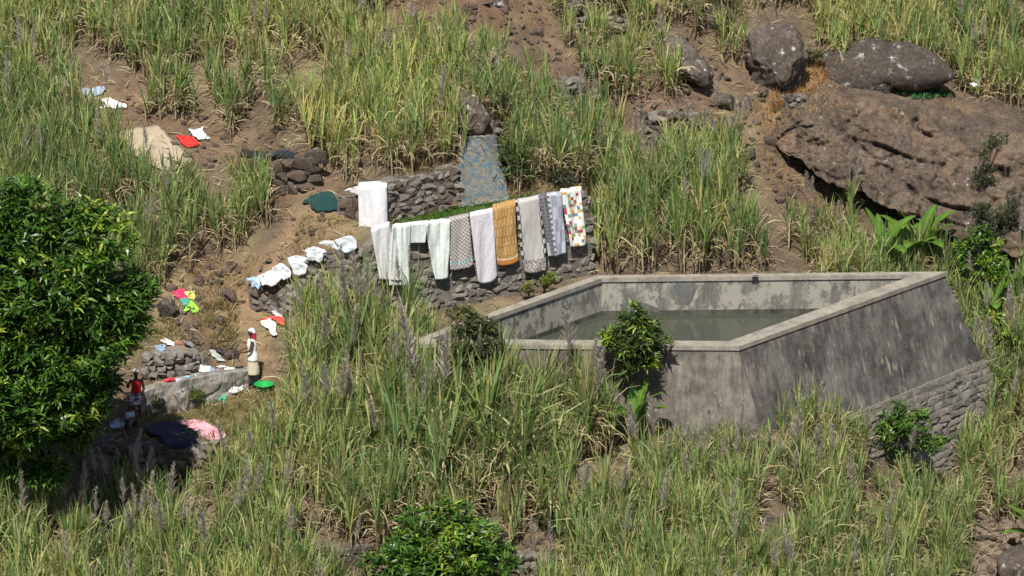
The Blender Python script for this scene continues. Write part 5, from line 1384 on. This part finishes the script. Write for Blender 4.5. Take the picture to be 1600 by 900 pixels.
# prototype plants with parts
PROTO = []
for k in range(12):
    g_, d_, p_ = Acc(), Acc(), Acc()
    cane_parts(g_, d_, np.zeros(3), 1.6, 5, 0.16, np.array([1.0, 1.0, 1.0]) * rng.uniform(0.85, 1.12), 1.9)
    plume_part(p_, np.array([0, 0, 0.5]), rng.uniform(1.0, 1.35), rng.normal(0, 0.07, 2), rng.uniform(0.65, 1.0), rng.uniform(0.11, 0.17))
    PROTO.append((g_.mesh('leaves', M_CANE), d_.mesh('dry_leaves', M_DRY), p_.mesh('plume', M_PLUME)))
PLACES = [('against the front wall of the tank', [(600, 560), (1160, 690), (1160, 770), (600, 770)]), ('below the sloping side wall of the tank', [(1160, 690), (1520, 690), (1520, 800), (1160, 800)]),
          ('between the standing woman and the clothes wall', [(400, 500), (600, 500), (600, 700), (400, 700)]), ('below the pink and navy blankets', [(200, 700), (450, 700), (450, 830), (200, 830)]),
          ('around the round mango crown', [(430, 760), (900, 760), (900, 1000), (430, 1000)]), ('near the lone low banana plant', [(1400, 800), (1700, 600), (1700, 1000), (1400, 1000)]),
          ('by the brown earthy boulder near the mango shade', [(0, 780), (430, 780), (430, 1000), (0, 1000)])]
def cane_plant(p, plume, sc_, lab=None, grp=None, at_=None):
    e = empty('sugar_cane', tuple(p), rs.uniform(0, 6.28), sc_)
    g_, d_, pl_ = PROTO[rs.randrange(len(PROTO))]
    obj('leaves', g_, e); obj('dry_leaves', d_, e)
    if plume:
        q = obj('plume', pl_, e); q.scale = (1, 1, rs.uniform(0.88, 1.12))
    if lab is None:
        where = 'in the open field under the tank corner'
        for w_, pl in PLACES:
            if poly_in(np.array([at_[0]]), np.array([at_[1]]), pl)[0]: where = w_; break
        size = 'tall ' if sc_ > 1.32 else ('short ' if sc_ < 1.05 else '')
        lab = size + ('sugar cane clump with grey plume ' if plume else 'leafy sugar cane clump ') + where
        grp = size + ('flowering' if plume else 'leafy') + ' cane ' + where
    tag(e, lab, 'sugar cane', grp)
green, dry, plm = Acc(), Acc(), Acc()
for i in range(len(sp)):
    px, py = sp[i]; ht = cane_height(px, py)
    if i in chosen:
        cane_plant(W3[i], bool(rs.random() < plume_p[i]), ht / 1.6, at_=(px, py))
        continue
    t_ = (1 + 0.25 * tone[i]) * rng.uniform(0.88, 1.12)
    tint = np.array([t_ * (1 + 0.12 * tone[i]), t_, t_ * 0.98])
    if rng.random() < 0.09: tint = tint * np.array([1.35, 1.05, 1.2])      # a clump turning to straw
    cane_parts(green, dry, W3[i], ht, int(rng.integers(3, 6)), 0.16, tint, (1.45 if py > 330 else 1.7) + 0.6 * float(vnoise(px / 60, py / 40, 9)))
    r_ = rng.random()
    npl = 2 if r_ < plume_p[i] * 0.35 else (1 if r_ < plume_p[i] else 0)
    for _ in range(npl):
        plume_part(plm, W3[i] + np.array([*rng.normal(0, 0.15, 2), 0.4]), ht * rng.uniform(0.68, 0.95), rng.normal(0, 0.07, 2), rng.uniform(0.6, 0.95), rng.uniform(0.10, 0.16), 140)
for px, py in ((183, 830), (163, 835), (201, 842), (236, 838), (48, 845), (40, 870), (125, 880), (105, 885), (133, 890)):
    cane_plant(P(px, py), True, rs.uniform(1.0, 1.12), 'tall flowering sugar cane standing out against the dark shade of the mango', 'flowering cane against the mango shade')
co = obj('sugar_cane_field', green.mesh('sugar_cane_field', M_CANE)); tag(co, 'dense green sugar cane covering the terraced hillside', 'sugar cane', kind='stuff')
# dry straw of the field plus loose litter on the ground
LIT = 17000
lp = np.stack([rng.uniform(-150, 1750, LIT), rng.uniform(-100, 1050, LIT)], 1)
ok = ~poly_in(lp[:, 0], lp[:, 1], [(585, -160), (860, -160), (868, 120), (700, 50)])
ok &= ~poly_in(lp[:, 0], lp[:, 1], [(380, 440), (640, 350), (915, 295), (930, 425), (690, 490), (385, 490)])
lp = lp[ok]; lw_ = P(lp[:, 0], lp[:, 1])
ok = ~in_plan(lw_[:, 0], lw_[:, 1], off_poly(TK, (0.5, 1.1, 0.05, 0.05)))
lw_ = lw_[ok] + np.array([0, 0, 0.04]); q = len(lw_)
blades(dry, lw_, rng.uniform(0, 6.28, q), rng.uniform(0.0, 0.7, q), rng.uniform(-0.9, 0.1, q), rng.uniform(0.2, 0.6, q), rng.uniform(0.015, 0.035, q), pick(TANS, q, 0.25), 3)
do = obj('dry_cane_straw', dry.mesh('dry_cane_straw', M_DRY)); tag(do, 'straw-coloured dead cane leaves hanging and lying among the green cane', 'straw', kind='stuff')
po = obj('cane_plumes', plm.mesh('cane_plumes', M_PLUME)); tag(po, 'feathery grey cane flower plumes rising over the field', 'plumes', kind='stuff')
# short grass
def grass(name, label, areas, kind_cat='grass'):
    a_ = Acc()
    for poly, n_, h0, h1, pal in areas:
        x = np.array(poly, float); lo, hi = x.min(0), x.max(0)
        q = rng.uniform(lo, hi, (n_ * 3, 2)); q = q[poly_in(q[:, 0], q[:, 1], poly)][:n_]
        q = q[fbm(q[:, 0] / 18, q[:, 1] / 10, 91, 2) > -0.25 if pal is not STRIP else np.ones(len(q), bool)]
        w_ = P(q[:, 0], q[:, 1]); k = len(w_)
        e0 = rng.uniform(0.7, 1.5, k)
        blades(a_, w_, rng.uniform(0, 6.28, k), e0, e0 - rng.uniform(0.2, 1.2, k), rng.uniform(h0, h1, k), rng.uniform(0.012, 0.025, k), pick(pal, k, 0.25), 2)
    o = obj(name, a_.mesh(name, M_CANE)); tag(o, label, kind_cat, kind='stuff')
STRIP = np.array([(0.08, 0.19, 0.02), (0.10, 0.22, 0.025), (0.06, 0.15, 0.02)])
OLIVE = np.array([(0.16, 0.16, 0.05), (0.22, 0.19, 0.075), (0.11, 0.13, 0.035), (0.30, 0.24, 0.11)])
STRAWG = np.array([(0.34, 0.25, 0.12), (0.28, 0.20, 0.10), (0.22, 0.19, 0.07), (0.38, 0.29, 0.15)])
ORNG = np.array([(0.40, 0.21, 0.08), (0.34, 0.17, 0.07), (0.36, 0.26, 0.12)])
grass('short_green_grass', 'narrow strip of short bright green grass between the two stone walls', [(GREEN_STRIP, 2600, 0.08, 0.2, STRIP)])
grass('meadow_grass', 'short olive and straw grass on the slopes round the washing place', [
    ([(222, 645), (290, 640), (400, 615), (440, 612), (430, 660), (350, 690), (330, 665), (240, 668)], 2600, 0.12, 0.35, OLIVE),
    ([(310, 690), (430, 650), (400, 720), (270, 770), (300, 735)], 1500, 0.15, 0.4, OLIVE),
    ([(235, 430), (300, 400), (400, 420), (380, 450), (370, 540), (330, 545), (300, 500), (280, 440)], 2200, 0.08, 0.25, STRAWG),
    ([(310, 480), (370, 470), (372, 555), (330, 545)], 900, 0.1, 0.3, OLIVE),
    ([(228, 500), (270, 500), (300, 545), (235, 545)], 700, 0.1, 0.3, OLIVE),
    ([(470, 340), (560, 340), (560, 385), (450, 400)], 900, 0.08, 0.25, STRAWG),
    ([(640, 240), (712, 215), (712, 265), (610, 285)], 900, 0.15, 0.4, STRAWG),
    ([(795, 290), (905, 280), (910, 296), (850, 305), (798, 312)], 900, 0.12, 0.3, STRAWG),
    ([(1100, 150), (1220, 140), (1300, 300), (1340, 345), (1250, 340), (1190, 270), (1110, 215)], 1400, 0.08, 0.3, np.concatenate([ORNG, OLIVE])),
    ([(1225, 105), (1290, 100), (1305, 150), (1240, 165), (1200, 180)], 1800, 0.15, 0.4, ORNG),
    ([(600, 0), (860, 0), (860, 60), (700, 45), (600, 30)], 700, 0.05, 0.2, STRAWG),
    ([(800, 830), (890, 830), (890, 905), (800, 905)], 500, 0.1, 0.3, STRAWG),
    ([(450, 860), (570, 870), (570, 905), (450, 905)], 900, 0.12, 0.35, OLIVE),
])
# two seedling beds on the rock bench
def nearest_out(px, py):
    d = ray(px, py); v = OUT.reshape(-1, 3) - CAM; t = v @ d / (d @ d); e_ = np.linalg.norm(v - t[:, None] * d, axis=1); k = np.argmin(e_)
    return OUT.reshape(-1, 3)[k]
for lab, a_, b_ in (('upper row of bright green seedlings on the rock bench', (1400, 146), (1468, 141)), ('lower row of bright green seedlings on the rock bench', (1425, 154), (1486, 149))):
    ac = Acc()
    k = 420
    t = rng.random(k)
    q = np.array([nearest_out(a_[0] + (b_[0] - a_[0]) * x, a_[1] + (b_[1] - a_[1]) * x + 1) for x in t]) + np.stack([rng.normal(0, 0.03, k), rng.normal(0, 0.12, k), rng.uniform(0.02, 0.10, k)], 1)
    e0 = rng.uniform(0.3, 1.4, k)
    blades(ac, q, rng.uniform(0, 6.28, k), e0, e0 - 0.8, rng.uniform(0.06, 0.15, k), 0.03, pick(np.array([(0.04, 0.17, 0.05), (0.06, 0.21, 0.07)]), k), 2)
    o = obj('seedling_bed', ac.mesh('seedling_bed', M_CANE)); tag(o, lab, 'plants', kind='stuff')

# dry grass tufts on the rock bench
ac = Acc(); k = 1500
tt = rng.integers(int(0.02 * OUT.shape[0]), int(0.36 * OUT.shape[0]), k * 3); uu = rng.integers(0, OUT.shape[1], k * 3)
q = OUT[tt, uu]; q = q[fbm(q[:, 0] * 0.9, q[:, 1] * 1.4, 17, 3) > 0.15][:k]; k = len(q)
e0 = rng.uniform(0.6, 1.5, k)
blades(ac, q + rng.normal(0, 0.04, (k, 3)) * np.array([1, 1, 0.2]), rng.uniform(0, 6.28, k), e0, e0 - rng.uniform(0.2, 1.0, k), rng.uniform(0.08, 0.28, k), rng.uniform(0.012, 0.025, k), pick(np.concatenate([STRAWG, ORNG[:1]]), k, 0.25), 2)
o = obj('bench_grass', ac.mesh('bench_grass', M_DRY)); tag(o, 'thin straw grass on the ledges of the rock outcrop', 'grass', kind='stuff')
# loose stones on the bare soil
AREAS = [([(1098, 160), (1215, 140), (1290, 300), (1340, 345), (1250, 350), (1190, 280), (1120, 225)], 150), ([(600, 0), (868, 0), (875, 120), (810, 70), (600, 40)], 110), ([(240, 460), (300, 405), (430, 400), (470, 310), (550, 330), (385, 440), (370, 560), (235, 545)], 150),
         ([(70, 110), (340, 190), (500, 240), (430, 300), (200, 240)], 130), ([(800, 60), (1150, 60), (1130, 230), (900, 180)], 140), ([(800, 840), (890, 840), (890, 900), (800, 900)], 60), ([(1500, 830), (1600, 820), (1600, 900), (1500, 900)], 60), ([(445, 850), (575, 850), (575, 900), (445, 900)], 40), ([(1170, 795), (1255, 800), (1255, 865), (1170, 865)], 40)]
src = []
for me in STONES['brown']:
    v = np.array([tuple(x.co) for x in me.vertices]); f = []
    me.calc_loop_triangles()
    f = np.array([tuple(t_.vertices) for t_ in me.loop_triangles]); src.append((v, f))
VV, FF, off_ = [], [], 0
for poly, cnt in AREAS:
    x = np.array(poly, float); lo, hi = x.min(0), x.max(0)
    q = rng.uniform(lo, hi, (cnt * 3, 2)); q = q[poly_in(q[:, 0], q[:, 1], poly)][:cnt]
    for p_ in P(q[:, 0], q[:, 1]):
        v, f = src[rng.integers(0, len(src))]
        a_ = rng.uniform(0, 6.28); sz = 0.07 + rng.gamma(1.3, 0.06)
        w_ = v * np.array([1.2, 0.9, 0.7]) * sz
        w_ = np.stack([w_[:, 0] * math.cos(a_) - w_[:, 1] * math.sin(a_), w_[:, 0] * math.sin(a_) + w_[:, 1] * math.cos(a_), w_[:, 2]], 1) + p_ + np.array([0, 0, sz * 0.12])
        VV.append(w_); FF.append(f + off_); off_ += len(v)
o = obj('loose_stones', mesh_np('loose_stones', np.concatenate(VV), np.concatenate(FF), M_STONE_BROWN)); tag(o, 'small loose brown stones scattered over the bare soil', 'stones', kind='stuff')
